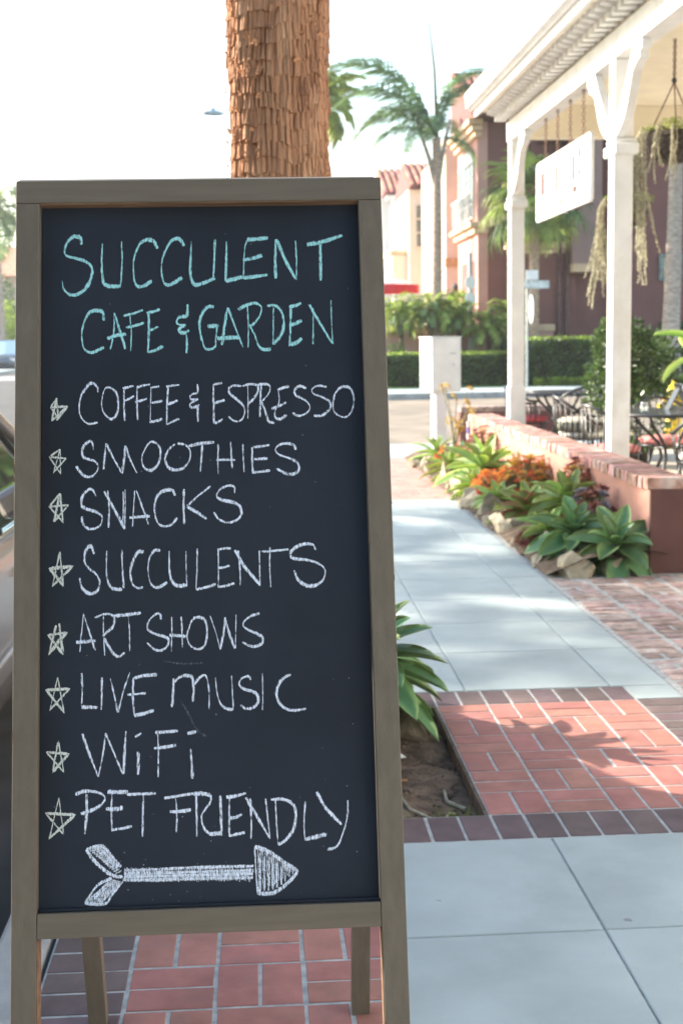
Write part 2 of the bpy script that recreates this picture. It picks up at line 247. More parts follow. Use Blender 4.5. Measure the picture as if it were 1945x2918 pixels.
CHALK=[("succulent","teal",5.6,[[109,1753,107,1765,97,1768,86,1759,80,1743,84,1733,101,1728,117,1722,127,1710,126,1694,117,1675,103,1664,90,1663,79,1673,76,1688],[145,1754,144,1723,145,1696,148,1682,159,1677,175,1677],[178,1758,179,1723,176,1674],[240,1744,234,1757,221,1760,208,1750,199,1723,199,1695,203,1679,214,1676,230,1686],[286,1748,279,1760,268,1760,257,1747,248,1722,247,1699,252,1681,263,1679,282,1691],[299,1756,297,1721,297,1693,303,1679,314,1679,339,1689],[340,1759,338,1721,336,1688],[360,1755,359,1720,357,1684],[357,1684,372,1687,386,1691],[396,1758,391,1739,388,1687],[396,1758,414,1759,432,1761],[388,1721,404,1724,421,1729],[389,1689,408,1691,430,1694],[446,1758,444,1719,444,1687],[447,1758,462,1719,479,1686],[480,1755,481,1719,480,1684],[500,1748,526,1752,562,1764],[523,1751,523,1718,522,1682]]),
("cafe_garden","teal",5.1,[[147,1616,145,1631,134,1634,121,1629,111,1604,110,1581,115,1565,128,1560,147,1569],[165,1630,164,1594,158,1565],[166,1628,174,1599,184,1565],[153,1584,167,1589,185,1591],[192,1623,194,1594,193,1561],[181,1624,198,1628,214,1634],[185,1603,200,1606,216,1611],[224,1630,224,1593,222,1558],[220,1629,234,1631,243,1635],[224,1597,233,1600,240,1604],[223,1559,235,1562,248,1569],[291,1643,290,1624,284,1621,275,1619,272,1611,278,1606,287,1606],[287,1606,278,1601,276,1595,284,1592,293,1596],[288,1592,289,1574,288,1556],[336,1638,325,1637,315,1624,311,1605,314,1582,320,1564,330,1562,338,1567],[325,1603,344,1604],[341,1603,339,1582,338,1565],[360,1636,355,1609,349,1569],[361,1635,371,1604,385,1565],[341,1581,361,1582,379,1582],[394,1639,395,1604,394,1564],[378,1632,393,1640,407,1643,418,1636,415,1620,404,1606,397,1602],[398,1602,406,1585,412,1567,421,1560,433,1561],[439,1636,438,1603,437,1570],[428,1638,443,1638,453,1626,456,1608,453,1589,441,1573,436,1570],[469,1634,468,1603,465,1565],[466,1635,478,1638,487,1642],[468,1603,477,1606,487,1611],[465,1568,477,1571,487,1579],[508,1632,507,1602,506,1568],[501,1639,518,1607,539,1569],[539,1646,539,1606,540,1568]]),
("coffee_espresso","white",3.9,[[137,1489,135,1500,125,1506,117,1498,108,1483,105,1460,110,1444,121,1435,136,1437],[145,1486,143,1468,147,1453,158,1443,167,1448,171,1463,169,1486,160,1496,150,1497,145,1486],[181,1495,181,1468,182,1439],[179,1496,189,1498,197,1500],[180,1473,189,1477,198,1482],[203,1497,203,1467,204,1440],[202,1497,213,1500,225,1502],[200,1471,210,1474,220,1477],[227,1496,226,1467,225,1436],[226,1496,232,1497,241,1498],[227,1469,237,1471,246,1473],[224,1436,236,1438,246,1441],[256,1496,254,1466,253,1431],[253,1497,263,1499,275,1500],[255,1466,263,1469,272,1473],[253,1431,263,1436,274,1441],[306,1501,306,1486,298,1484,293,1479,296,1474,307,1474],[307,1474,296,1469,293,1463,298,1460,309,1464],[306,1461,306,1447,306,1435],[333,1500,333,1465,333,1432],[333,1499,340,1501,348,1502],[333,1467,342,1469,352,1472],[333,1432,341,1434,348,1439],[381,1496,367,1497,359,1491,362,1482,375,1471,385,1459,385,1446,379,1436,368,1435,358,1443],[392,1498,392,1468,391,1439],[383,1496,395,1499,408,1497,409,1486,401,1473,392,1464],[415,1497,413,1468,412,1441],[408,1497,422,1499,430,1494,428,1483,419,1472,415,1468],[415,1468,421,1452,426,1434,436,1430],[444,1488,445,1467,438,1451,438,1440,447,1437,457,1444],[443,1488,453,1492,463,1494],[432,1455,445,1460,457,1466],[492,1490,481,1494,472,1487,474,1478,487,1471,496,1462,497,1453,489,1445,478,1442,467,1447],[527,1492,512,1494,502,1488,505,1480,521,1473,532,1465,532,1454,522,1444,513,1441,504,1442],[541,1479,537,1461,540,1447,551,1439,562,1440,571,1453,573,1474,568,1488,557,1492,548,1488,541,1479]]),
("smoothies","white",4.3,[[129,1390,127,1402,121,1404,112,1395,110,1382,116,1375,129,1371,136,1364,135,1353,125,1344,112,1346,100,1362],[150,1401,148,1379,146,1356],[151,1400,162,1376,177,1348],[183,1396,181,1374,177,1348],[183,1396,190,1374,202,1348],[219,1395,211,1378,212,1362,220,1353,231,1355,240,1368,242,1386,237,1397,227,1402,219,1395],[266,1397,255,1386,250,1372,255,1357,268,1352,281,1356,291,1369,292,1385,284,1395,271,1398],[290,1393,310,1397,333,1399],[313,1395,311,1371,309,1348],[340,1395,339,1370,339,1343],[361,1399,362,1374,363,1353],[336,1368,351,1368,368,1367],[382,1395,382,1372,383,1346],[398,1389,397,1369,398,1343],[400,1389,413,1390,427,1392],[399,1368,410,1368,423,1369],[398,1345,412,1346,427,1348],[472,1383,468,1391,457,1394,444,1392,437,1384,443,1375,461,1368,474,1360,476,1348,467,1341,454,1342,438,1351]]),
("snacks","white",4.7,[[133,1310,128,1320,121,1322,111,1311,109,1296,116,1289,131,1284,143,1275,141,1262,131,1255,118,1256,110,1267,110,1276],[153,1319,155,1290,154,1256],[147,1318,162,1290,181,1253],[182,1320,182,1290,181,1253],[179,1317,179,1290,178,1257],[198,1318,196,1287,194,1257],[201,1318,211,1289,221,1260],[189,1272,205,1273,223,1274],[266,1308,261,1317,248,1317,236,1308,231,1289,234,1267,243,1257,258,1258,269,1270],[281,1319,280,1288,281,1259],[326,1323,305,1307,286,1290],[286,1289,302,1279,318,1267],[366,1310,366,1321,355,1323,342,1317,336,1306,344,1299,361,1295,374,1288,377,1274,369,1264,354,1260,339,1266,331,1278]]),
("succulents","white",4.7,[[130,1212,126,1223,121,1225,115,1215,114,1200,120,1189,131,1180,138,1169,138,1156,131,1147,120,1146,109,1157,106,1172],[151,1217,150,1186,153,1164,161,1153,176,1151],[176,1218,177,1185,179,1153],[212,1213,204,1214,196,1202,190,1181,193,1161,202,1153,211,1154],[240,1215,230,1215,221,1199,220,1175,225,1158,236,1153,251,1161],[255,1214,255,1183,259,1164,268,1155,283,1156],[283,1213,283,1183,284,1153],[302,1217,301,1182,299,1150],[299,1148,315,1151,332,1156],[337,1215,337,1181,336,1151],[336,1214,347,1216,358,1216],[337,1183,346,1184,356,1187],[336,1151,350,1153,363,1157],[371,1212,373,1180,373,1153],[365,1213,381,1184,406,1153],[406,1211,406,1179,406,1151],[409,1209,431,1210,455,1212],[424,1216,423,1183,424,1149],[501,1210,496,1219,481,1220,466,1214,458,1204,465,1196,487,1193,506,1186,516,1175,512,1159,499,1150,484,1150,470,1160,464,1176]]),
("art_shows","white",4.3,[[112,1112,109,1081,106,1049],[112,1112,122,1081,131,1051],[100,1065,116,1066,132,1067],[145,1107,145,1076,147,1042],[131,1105,144,1110,157,1110,163,1103,161,1090,150,1080,144,1074],[146,1071,154,1056,163,1043,171,1040,180,1046],[163,1107,186,1109,207,1111],[186,1107,188,1079,188,1048],[240,1099,239,1108,231,1108,220,1097,218,1084,229,1076,244,1071,252,1066,251,1056,241,1048,229,1050,217,1061],[258,1103,258,1073,257,1046],[274,1103,275,1077,275,1051],[254,1073,267,1072,281,1070],[287,1085,283,1070,288,1055,301,1048,312,1054,316,1069,316,1088,310,1099,298,1101,291,1095,287,1085],[322,1103,331,1075,338,1047],[347,1100,344,1075,338,1047],[346,1100,353,1074,362,1048],[365,1104,364,1074,363,1048],[404,1105,390,1101,379,1093,377,1085,385,1078,400,1071,409,1063,406,1054,395,1050,385,1052,375,1058]]),
("live_music","white",4.7,[[109,1014,110,988,109,959],[109,958,120,958,135,957],[142,1006,142,978,141,953],[156,1004,162,978,168,948],[188,1013,177,981,169,948],[194,1004,193,973,195,943],[195,1003,211,1007,233,1008],[184,976,198,977,214,978],[195,942,211,945,227,950],[260,1001,259,979,257,954],[260,994,271,1003,284,1005,291,1000,293,982,291,962],[293,989,303,1001,313,1004,318,982,318,949],[329,1000,332,973,338,956,349,948,358,948],[356,1003,357,972,358,947],[388,995,384,1001,373,998,368,989,375,981,392,975,399,967,398,956,389,949,378,948,370,954],[407,1005,407,975,406,945],[454,1002,443,997,433,985,430,968,436,953,449,944,464,943,478,945]]),
("wifi","white",5.6,[[110,915,121,883,136,845],[148,915,143,878,136,845],[148,915,162,881,176,848],[181,917,179,885,177,848],[201,883,201,864,201,846],[196,907,206,913],[233,917,234,879,233,841],[229,913,246,914,266,915],[227,888,244,889,263,892],[287,885,288,861,289,837],[282,910,296,913]]),
("pet_friendly","white",5.1,[[117,817,117,786,114,754],[99,817,112,822,130,821,144,815,146,807,135,796,108,786],[158,818,157,789,158,757],[151,820,167,819,184,819],[148,793,164,792,176,794],[158,759,175,761,190,764],[182,815,208,815,229,815],[209,814,208,783,207,747],[261,810,263,781,262,752],[243,807,267,810,290,813],[252,785,269,785,286,787],[295,811,295,780,295,744],[290,812,306,812,318,808,317,797,307,784,303,775,306,759,316,748,334,748],[334,808,335,779,335,744],[349,807,348,778,348,742],[344,805,360,807,376,811],[349,771,360,773,369,777],[348,743,362,746,373,748],[383,802,384,770,383,737],[376,804,394,772,414,737],[408,801,411,769,414,736],[424,799,425,762,427,727],[417,799,436,799,452,791,457,775,453,752,441,735,427,726],[473,794,470,761,471,734],[471,734,489,737,507,741],[492,809,507,782,532,755],[543,794,541,767,533,741,523,721,507,716]]),
("star","star",3.4,[[67,1481,57,1465,85,1466,67,1442],[67,1481,70,1445,57,1465],[85,1466,59,1442,67,1481]]),
("star","star",3.4,[[73,1392,55,1379,83,1376],[73,1392,74,1350,55,1379],[83,1376,62,1352,73,1392]]),
("star","star",4.3,[[73,1316,55,1294,87,1296,63,1268],[73,1316,78,1267,55,1294],[63,1268,73,1316]]),
("star","star",4.7,[[73,1217,78,1161,56,1189,94,1192,61,1160,73,1217]]),
("star","star",4.3,[[72,1097,78,1047,54,1078,86,1082,55,1046,67,1094],[83,1081,65,1061],[64,1061,57,1048]]),
("star","star",3.9,[[70,1008,80,951,51,988,89,989,57,955,70,1008]]),
("star","star",3.9,[[71,905,80,854,52,887,88,883,62,855,71,905]]),
("star","star",3.7,[[72,813,80,754,51,789,98,785,57,749,72,813]]),
("arrow","white",5.1,[[177,694,229,694,293,695,386,694],[175,680,229,678,292,678,385,676],[177,689,386,687],[177,684,385,682],[389,724,390,688,392,649],[389,725,411,716,438,697,458,684],[393,650,419,651,442,666,459,684],[116,729,135,734,146,731,159,714,172,700],[116,729,132,708,157,688,175,684],[175,677,157,656,146,643,114,645],[114,645,134,672,158,683],[128,725,162,696],[135,727,166,698],[141,727,168,700],[157,676,125,648],[164,676,134,647],[168,674,141,646],[152,676,123,651],[397,714,396,652],[404,709,403,653],[411,707,410,654],[418,704,417,656],[424,698,424,659],[431,693,431,663],[438,690,437,668],[445,688,444,675]]),
("smudge","ghost",4.3,[[272,963,285,940,298,915,312,905],[245,1030,271,1025,309,1025]]),
("arrow_fill","hatch",3.3,[[178,698,179,677],[182,699,181,676],[185,696,186,676],[189,699,189,680],[193,696,192,676],[196,698,195,677],[200,696,201,676],[203,696,203,679],[207,698,208,679],[211,695,211,679],[214,698,213,675],[218,698,217,679],[222,697,221,675],[225,696,226,676],[229,695,230,675],[232,695,231,676],[236,697,235,678],[240,695,239,677],[243,695,244,676],[247,695,247,675],[250,693,250,674],[254,693,254,674],[258,696,257,678],[261,695,262,677],[265,695,265,673],[269,693,267,676],[272,693,272,675],[276,696,274,674],[279,693,278,675],[283,696,283,676],[287,696,286,674],[290,693,291,676],[294,696,294,672],[298,696,297,672],[301,693,301,674],[305,692,304,676],[308,694,307,676],[312,695,312,672],[316,695,315,673],[319,693,320,674],[323,694,324,675],[327,693,326,673],[330,694,331,672],[334,692,334,672],[337,692,338,671],[341,691,339,671],[345,691,344,672],[348,693,348,672],[352,692,352,673],[356,690,355,674],[359,691,359,672],[363,693,363,670],[367,689,367,673],[370,693,371,672],[374,690,373,671],[377,689,378,672],[381,690,379,669],[394,723,394,650],[398,719,396,656],[401,718,401,657],[405,716,404,657],[408,714,409,660],[412,710,412,662],[416,709,416,665],[419,708,420,664],[423,705,423,667],[426,703,427,669],[430,700,431,671],[434,700,433,672],[437,696,437,674],[441,696,441,677],[444,693,445,678],[448,691,450,679],[452,690,451,682],[119,730,141,732],[157,680,174,675],[122,727,144,730],[154,678,171,673],[126,724,146,727],[151,675,169,671],[129,721,149,724],[148,673,166,669],[132,718,151,721],[144,670,164,666],[136,715,153,718],[142,668,162,664],[140,712,156,715],[138,665,159,661],[143,709,158,712],[135,662,157,659],[146,705,161,709],[132,660,154,657],[150,703,163,706],[129,657,152,655],[153,699,165,703],[126,655,150,652],[157,696,168,700],[123,652,147,650],[160,693,170,697],[120,650,145,647],[164,690,173,694],[117,647,142,645]])]
# ------------------------------------------------------------------ ground, road, pavement
g = MB(); g.add([(-600, -300, -.15), (600, -300, -.15), (600, 900, -.15), (-600, 900, -.15)], [(0, 1, 2, 3)])
g.build('road', M['asphalt'])['kind'] = 'structure'
g = MB(); g.add([(-.7, 18.4, -.146), (60, 18.4, -.146), (60, 34, -.146), (-.7, 34, -.146)], [(0, 1, 2, 3)])
g.build('side_street', M['side_asphalt'])['kind'] = 'structure'
# bed of mortar and earth under the paving, with the opening for the tree well (X -.345..0.692, Y 3.98..5.23)
bed = structure('pavement_bed')
g = MB()
g.box(-.553, 12, -4, 3.98, -.14, -.006); g.box(-.553, -.345, 3.98, 5.23, -.14, -.006)
g.box(.692, 12, 3.98, 5.23, -.14, -.006); g.box(-.553, 12, 5.23, 18.2, -.14, -.006)
g.build('mortar_bed', M['mortar'], bed)
g = MB(); g.box(.681, .6915, 3.985, 5.225, -.14, -.004); g.box(-.34, .68, 5.2195, 5.2295, -.14, -.004); g.build('well_edge', M['soil'], bed)
g = MB(); g.box(-.552, .284, -2, 3.766, -.0059, -.0020); g.box(-.552, 1.733, 3.7661, 3.9799, -.0059, -.0020); g.box(-.552, -.346, 3.98, 5.2299, -.0059, -.0020); g.box(.6925, 1.733, 3.98, 5.2299, -.0059, -.0020); g.box(-.552, 1.733, 5.23, 5.4365, -.0059, -.0020); g.build('grout', M['mortar'], bed)
g = MB(); g.box(1.745, 4.6, 3.78, 7.975, -.0059, -.0035); g.build('court_mortar', M['mortar'], bed)
kb = structure('kerb')
y = -4.0
while y < 18.0:
    g = MB(); g.box(-.70, -.566, y+.003, min(y+3.0, 18.2)-.003, -.15, .003); g.build('kerb_stone', M['kerb'], kb, bevel=.012); y += 3.0
x = -.55
while x < 12:
    g = MB(); g.box(x+.003, x+2.997, 18.2, 18.36, -.15, .003); g.build('kerb_stone', M['kerb'], kb, bevel=.012); x += 3.0

def chamfer_block(lx, ly, h, c, jit=0):
    """paver centred on the origin, top at 0, small worn chamfer"""
    b = MB(); x, y = lx/2, ly/2
    j = lambda: R.uniform(-jit, jit)
    lo = [(-x, -y, -h), (x, -y, -h), (x, y, -h), (-x, y, -h)]
    mi = [(-x+j(), -y+j(), -c), (x+j(), -y+j(), -c), (x+j(), y+j(), -c), (-x+j(), y+j(), -c)]
    to = [(-x+c+j(), -y+c+j(), 0), (x-c+j(), -y+c+j(), 0), (x-c+j(), y-c+j(), 0), (-x+c+j(), y-c+j(), 0)]
    b.add(lo+mi+to, [(0, 1, 5, 4), (1, 2, 6, 5), (2, 3, 7, 6), (3, 0, 4, 7), (4, 5, 9, 8), (5, 6, 10, 9), (6, 7, 11, 10), (7, 4, 8, 11), (8, 9, 10, 11)])
    return b
P = .2083; G = .012
tp = structure('tile_paving')
br_h = [chamfer_block(P-G, P/2-G*.85, .03, .0015, .0006).mesh('brick_across', M['brick']) for _ in range(3)]
br_v = [chamfer_block(P/2-G*.85, P-G, .03, .0015, .0006).mesh('brick_along', M['brick']) for _ in range(3)]
bo_h = [chamfer_block(P-G, P/2-G*.85, .03, .0015, .0006).mesh('brick_across_brown', M['border']) for _ in range(3)]
bo_v = [chamfer_block(P/2-G*.85, P-G, .03, .0015, .0006).mesh('brick_along_brown', M['border']) for _ in range(3)]
def brick(x, y, ms, par=tp, z=0.0): inst('brick', R.choice(ms), par, TRS((x+R.uniform(-.0012, .0012), y+R.uniform(-.0012, .0012), z+R.uniform(-.0005, .0008)), (R.uniform(-.0025, .0025), R.uniform(-.002, .002), R.uniform(-.006, .006))))
def module(x, ytop, par_):
    if par_: [brick(x+P/2, ytop-P*(.25+.5*k), br_h) for k in (0, 1)]
    else: [brick(x+P*(.25+.5*k), ytop-P/2, br_v) for k in (0, 1)]
for c in range(4):
    for r in range(6): module(.692+c*P, 5.229-r*P, (c+r) % 2 == 0)
for k in range(12): brick(1.63, 5.229-P*(.25+.5*k), bo_h)              # brown edge towards the shop
for k in range(18): brick(-.345+P*(.25+.5*k), 5.333, bo_v)            # brown soldier course, far side
for k in range(20): brick(-.345+P*(.25+.5*k), 3.876, bo_v)            # brown soldier course, near side
for k in range(44): brick(-.449, 5.333-P*(.25+.5*k)+P/2, bo_h)        # brown edge along the kerb
for c in range(3):
    x = -.345+c*P
    brick(x+P/2, 3.722, br_h)
    for r in range(13): module(x, 3.672-r*P, (c+r) % 2 == 1)
g = MB(); g.box(1.532, 1.728, 5.236, 5.434, -.03, .001); g.build('mortar_patch', M['concrete'], tp)

sw = structure('sidewalk')
def slab(x0, x1, y0, y1):
    g = MB(); e = .0028; b = chamfer_block(x1-x0-2*e, y1-y0-2*e, .05, .003)
    me = b.mesh('slab', M['concrete']); inst('slab', me, sw, TRS(((x0+x1)/2, (y0+y1)/2, .001+R.uniform(-.0005, .0005))))
ys = [3.768, 3.145, 2.52, 1.90, 1.27, .64, 0, -.7, -1.4]
xs = [.288, .847, 1.477, 2.10, 2.73, 3.36]
for i in range(len(ys)-1):
    for j in range(len(xs)-1): slab(xs[j], xs[j+1], ys[i+1], ys[i])
ys = [12.0, 11.25, 10.6, 9.96, 9.32, 8.68, 8.04, 7.40, 6.755, 6.115, 5.44]
xs = [-.553, .216, .847, 1.477, 1.734]
for i in range(len(ys)-1):
    for j in range(len(xs)-1): slab(xs[j], xs[j+1], ys[i+1], ys[i])
for k in range(6): slab(-.55+k*.9, .35+k*.9, 16.25, 18.19)

# far red band, bricks joined past the distance where they can be told apart
g = MB()
yy = 12.0+P/2; r = 0
while yy < 16.2:
    for c in range(15):
        x = -.553+c*P
        for k in (0, 1):
            if (c+r) % 2: g.box(x+G/2, x+P-G/2, yy-P/2+k*P/2+G/2, yy-P/2+(k+1)*P/2-G/2, -.03, .0)
            else: g.box(x+k*P/2+G/2, x+(k+1)*P/2-G/2, yy-P/2+G/2, yy+P/2-G/2, -.03, .0)
    yy += P; r += 1
g.build('far_tile_band', mat('glare-paled terracotta paver', (.44, .25, .21), .85, .1, 6), tp, kind='stuff')  # paler copy of the paver: overexposure and lens veil painted in

# salvaged-brick court beside the sidewalk
ct = structure('brick_court')
ob_h = [chamfer_block(.198, .088, .04, .006, .005).mesh('old_brick', M['oldbrick']) for _ in range(6)]
ob_s = [chamfer_block(.090, .088, .04, .006, .005).mesh('old_half_brick', M['oldbrick']) for _ in range(4)]
for c in range(5):
    x = 1.765+c*.222; yy = 7.93-R.uniform(0, .03)
    while yy > 4.9:
        if R.random() < .22: inst('brick', R.choice(ob_s), ct, TRS((x+.052, yy, R.uniform(-.004, .003)), (R.uniform(-.02, .02), R.uniform(-.02, .02), R.uniform(-.04, .04)))); inst('brick', R.choice(ob_s), ct, TRS((x+.158, yy, R.uniform(-.004, .003)), (0, 0, R.uniform(-.05, .05))))
        else: inst('brick', R.choice(ob_h), ct, TRS((x+.105, yy, R.uniform(-.004, .003)), (R.uniform(-.015, .015), R.uniform(-.015, .015), R.uniform(-.03, .03)), (R.uniform(.96, 1.02), R.uniform(.85, 1.0), 1)))
        yy -= .098
g = MB()
for c in range(8):
    x = 2.875+c*.222; yy = 7.93
    while yy > 4.93: g.box(x, x+.2, yy-.044, yy+.044, -.04, R.uniform(-.004, .003)); yy -= .098
for c in range(13):
    x = 1.765+c*.222; yy = 4.88
    while yy > 3.84: g.box(x, x+.2, yy-.044, yy+.044, -.04, R.uniform(-.004, .003)) if x > 1.75 else 0; yy -= .098
g.build('court_brick_field', M['oldbrick'], ct, kind='stuff')

# tree well
tw = structure('tree_well')
g = MB(); n = 40
vs = []; fs = []
for i in range(n+1):
    for j in range(n+1):
        x = -.345+1.037*i/n; y = 3.98+1.25*j/n
        e = min(i, n-i, j, n-j)/6.0
        z = -.05+.035*noise.noise(Vector((x*4, y*4, 0)))+.012*noise.noise(Vector((x*14, y*14, 3)))+.05*math.exp(-((x-.05)**2+(y-4.65)**2)/.12)
        vs.append((x, y, z if e > 0 else -.065))
for i in range(n):
    for j in range(n): a = i*(n+1)+j; fs.append((a, a+n+1, a+n+2, a+1))
g.add(vs, fs); g.build('soil', M['soil'], tw, smooth=True)
g = MB()
for k in range(900):
    x = R.uniform(-.33, .68); y = R.uniform(4.0, 5.2); s = R.uniform(.002, .008)
    g.box(-s, s, -s*.8, s*.8, -s*.6, s*.6, Matrix.Rotation(R.uniform(0, 6), 3, 'Z') @ Matrix.Rotation(R.uniform(0, 1), 3, 'X'), Vector((x, y, -.05+.035*noise.noise(Vector((x*4, y*4, 0)))+.05*math.exp(-((x-.05)**2+(y-4.65)**2)/.12))))
g.build('soil_crumbs', M['soil'], tw, kind='stuff')

# planting bed between the wall and the sidewalk
pb = structure('planting_bed')
g = MB(); vs = []; fs = []; nx, ny = 10, 80
for i in range(nx+1):
    for j in range(ny+1):
        x = 1.76+.66*i/nx; y = 7.98+8.2*j/ny
        vs.append((x, y, .02+.10*min(1, i/4)+.03*noise.noise(Vector((x*5, y*5, 1)))))
for i in range(nx):
    for j in range(ny): a = i*(ny+1)+j; fs.append((a, a+ny+1, a+ny+2, a+1))
g.add(vs, fs); g.build('bed_soil', M['soil'], pb, smooth=True)

# far corner: kerb, pavement, lawn and terrace
fs_ = structure('far_pavement')
g = MB(); g.box(-.5, 60, 34.0, 34.18, -.15, .01); g.build('far_kerb', M['kerb'], fs_)
g = MB(); g.box(-.5, 60, 34.19, 37.4, -.15, .0); g.build('far_walk', M['concrete'], fs_)
g = MB(); g.box(-.5, 60, 37.41, 41.3, -.15, .03); g.build('lawn', M['grass'])['kind'] = 'structure'
g = MB(); g.box(-.5, 60, 41.3, 140, -.15, .8); g.build('terrace_ground', M['beige'])['kind'] = 'structure'
g = MB(); g.box(-18, -13.2, 14, 200, -.15, .0); g.build('opposite_pavement', M['concrete'])['kind'] = 'structure'
g = MB()
for k in range(5): g.add([(-13, 58+k*1.3, -.142), (-1, 58+k*1.3, -.142), (-1, 58.6+k*1.3, -.142), (-13, 58.6+k*1.3, -.142)], [(0, 1, 2, 3)])
g.build('crosswalk_stripes', M['white'])['kind'] = 'structure'

# ------------------------------------------------------------------ chalkboard sign
SX, SY, TH, LEAN, SW, SL = -.418, 1.848, -.013, .279, .631, 1.862
e1 = Vector((math.cos(TH), math.sin(TH), 0)); e2 = Vector((-math.sin(LEAN)*math.sin(TH), math.sin(LEAN)*math.cos(TH), math.cos(LEAN)))
en = Vector((math.sin(TH)*math.cos(LEAN), -math.cos(TH)*math.cos(LEAN), math.sin(LEAN)))    # towards the viewer
SO = Vector((SX, SY, 0))
FR = Matrix((e1, e2, en)).transposed()
def sp(u, s, d): return SO+e1*u+e2*s+en*d
sg = thing('sandwich_board', 'tall taupe wooden sandwich board with handwritten chalk menu, standing at the kerb', 'sandwich board', (SX+SW/2, SY+.45, 0))
def sbox(name, u0, u1, s0, s1, d0, d1, m, bev=.0015, label=None):
    g = MB(); g.box(u0, u1, s0, s1, d0, d1, FR, SO); return g.build(name, m, sg, bevel=bev, label=label)
sbox('stile', 0, .040, 0.0, 1.821, -.040, 0, M['wood'])
sbox('stile', SW-.040, SW, 0.0, 1.821, -.040, 0, M['wood'])
sbox('top_rail', 0, SW, 1.8215, 1.862, -.040, .0006, M['woodh'])
sbox('bottom_rail', .0405, SW-.0405, .594, .633, -.040, -.001, M['woodh'])
panel = sbox('chalkboard_panel', .041, SW-.041, .6335, 1.821, -.028, -.020, M['board'], bev=0)
sbox('panel_bead', .041, SW-.041, .6335, .6385, -.0195, -.012, M['board'], bev=.001)
# brown reveal under the top rail
sbox('rail_underside', .041, SW-.041, 1.8195, 1.8212, -.0198, -.0015, M['rawwood'], bev=0)
for u0 in (.0403, SW-.0413): sbox('stile_inner_edge', u0, u0+.001, .02, .59, -.038, -.002, M['rawwood'], bev=0)
# rear frame: mirror lean, meets the front frame at the top
topP = sp(0, 1.85, -.042); RL = math.atan2(2.80-topP.y, topP.z)
r2 = Vector((0, -math.sin(RL), math.cos(RL))); rn = Vector((0, math.cos(RL), math.sin(RL)))
RO = Vector((SX+.004, 2.80, 0)); FB = Matrix((Vector((1, 0, 0)), r2, rn)).transposed()
def rbox(name, u0, u1, s0, s1, d0, d1, m, bev=.0015):
    g = MB(); g.box(u0, u1, s0, s1, d0, d1, FB, RO); return g.build(name, m, sg, bevel=bev)
LR = 1.84
rbox('rear_stile', 0, .040, 0, LR-.042, -.02, .02, M['wood']); rbox('rear_stile', SW-.044, SW-.004, 0, LR-.042, -.02, .02, M['wood'])
rbox('rear_top_rail', 0, SW-.004, LR-.041, LR, -.02, .02, M['woodh']); rbox('rear_bottom_rail', .041, SW-.045, .60, .639, -.02, .02, M['woodh'])
rbox('rear_panel', .041, SW-.045, .64, LR-.043, -.004, .004, M['board'], bev=0)
for u in (.09, SW-.13):
    g = MB(); g.box(u, u+.05, 1.83, 1.868, -.062, -.0405, FR, SO); g.build('hinge', M['galv'], sg)
# chipped paint along the edges
for k in range(16):
    u = R.choice((0.0, SW, 0.0, SW, .0402, SW-.0402)); s = R.uniform(.1, 1.8); 
    g = MB(); l = R.uniform(.002, .02); g.box(u-.0005, u+.0005, s, s+l, -.002, .0006, FR, SO); g.build('paint_chip', M['rawwood'], sg)

def chalk_mat(name, col, dens, sx=420., sy=110.):
    m = bpy.data.materials.new(name); m.use_nodes = True; N = m.node_tree.nodes; L = m.node_tree.links
    p = N['Principled BSDF']; p.inputs['Base Color'].default_value = (*col, 1); p.inputs['Roughness'].default_value = 1; p.inputs['Specular IOR Level'].default_value = 0
    uv = N.new('ShaderNodeUVMap'); mp = N.new('ShaderNodeMapping'); mp.inputs['Scale'].default_value = (sx, sy, 1); mp.inputs['Rotation'].default_value = (0, 0, .12)
    L.new(uv.outputs[0], mp.inputs[0])
    n1 = N.new('ShaderNodeTexNoise'); n1.inputs['Scale'].default_value = 1; n1.inputs['Detail'].default_value = 3; L.new(mp.outputs[0], n1.inputs['Vector'])
    m2 = N.new('ShaderNodeMapping'); m2.inputs['Scale'].default_value = (900, 900, 1); L.new(uv.outputs[0], m2.inputs[0])
    n2 = N.new('ShaderNodeTexNoise'); n2.inputs['Scale'].default_value = 1; n2.inputs['Detail'].default_value = 2; L.new(m2.outputs[0], n2.inputs['Vector'])
    s = N.new('ShaderNodeMath'); s.operation = 'ADD'; L.new(n1.outputs[0], s.inputs[0]); L.new(n2.outputs[0], s.inputs[1])
    at = N.new('ShaderNodeAttribute'); at.attribute_name = 'edge'
    s2 = N.new('ShaderNodeMath'); s2.operation = 'MULTIPLY_ADD'; s2.inputs[1].default_value = -.30; L.new(at.outputs['Fac'], s2.inputs[0]); L.new(s.outputs[0], s2.inputs[2])
    mr = N.new('ShaderNodeMapRange'); mr.inputs[1].default_value = dens; mr.inputs[2].default_value = dens+.16; mr.inputs[3].default_value = 0.12; mr.inputs[4].default_value = .96
    L.new(s2.outputs[0], mr.inputs[0])
    tr = N.new('ShaderNodeBsdfTransparent'); ms = N.new('ShaderNodeMixShader'); L.new(mr.outputs[0], ms.inputs[0]); L.new(tr.outputs[0], ms.inputs[1]); L.new(p.outputs[0], ms.inputs[2])
    L.new(ms.outputs[0], N['Material Output'].inputs[0]); return m
CM = dict(teal=chalk_mat('teal chalk', (.33, .66, .72), .80), white=chalk_mat('white chalk', (.68, .76, .92), .84), star=chalk_mat('grey chalk', (.62, .67, .66), .78), hatch=chalk_mat('rubbed chalk', (.60, .66, .78), .88), ghost=chalk_mat('rubbed out chalk', (.10, .12, .15), .95), dust=None)
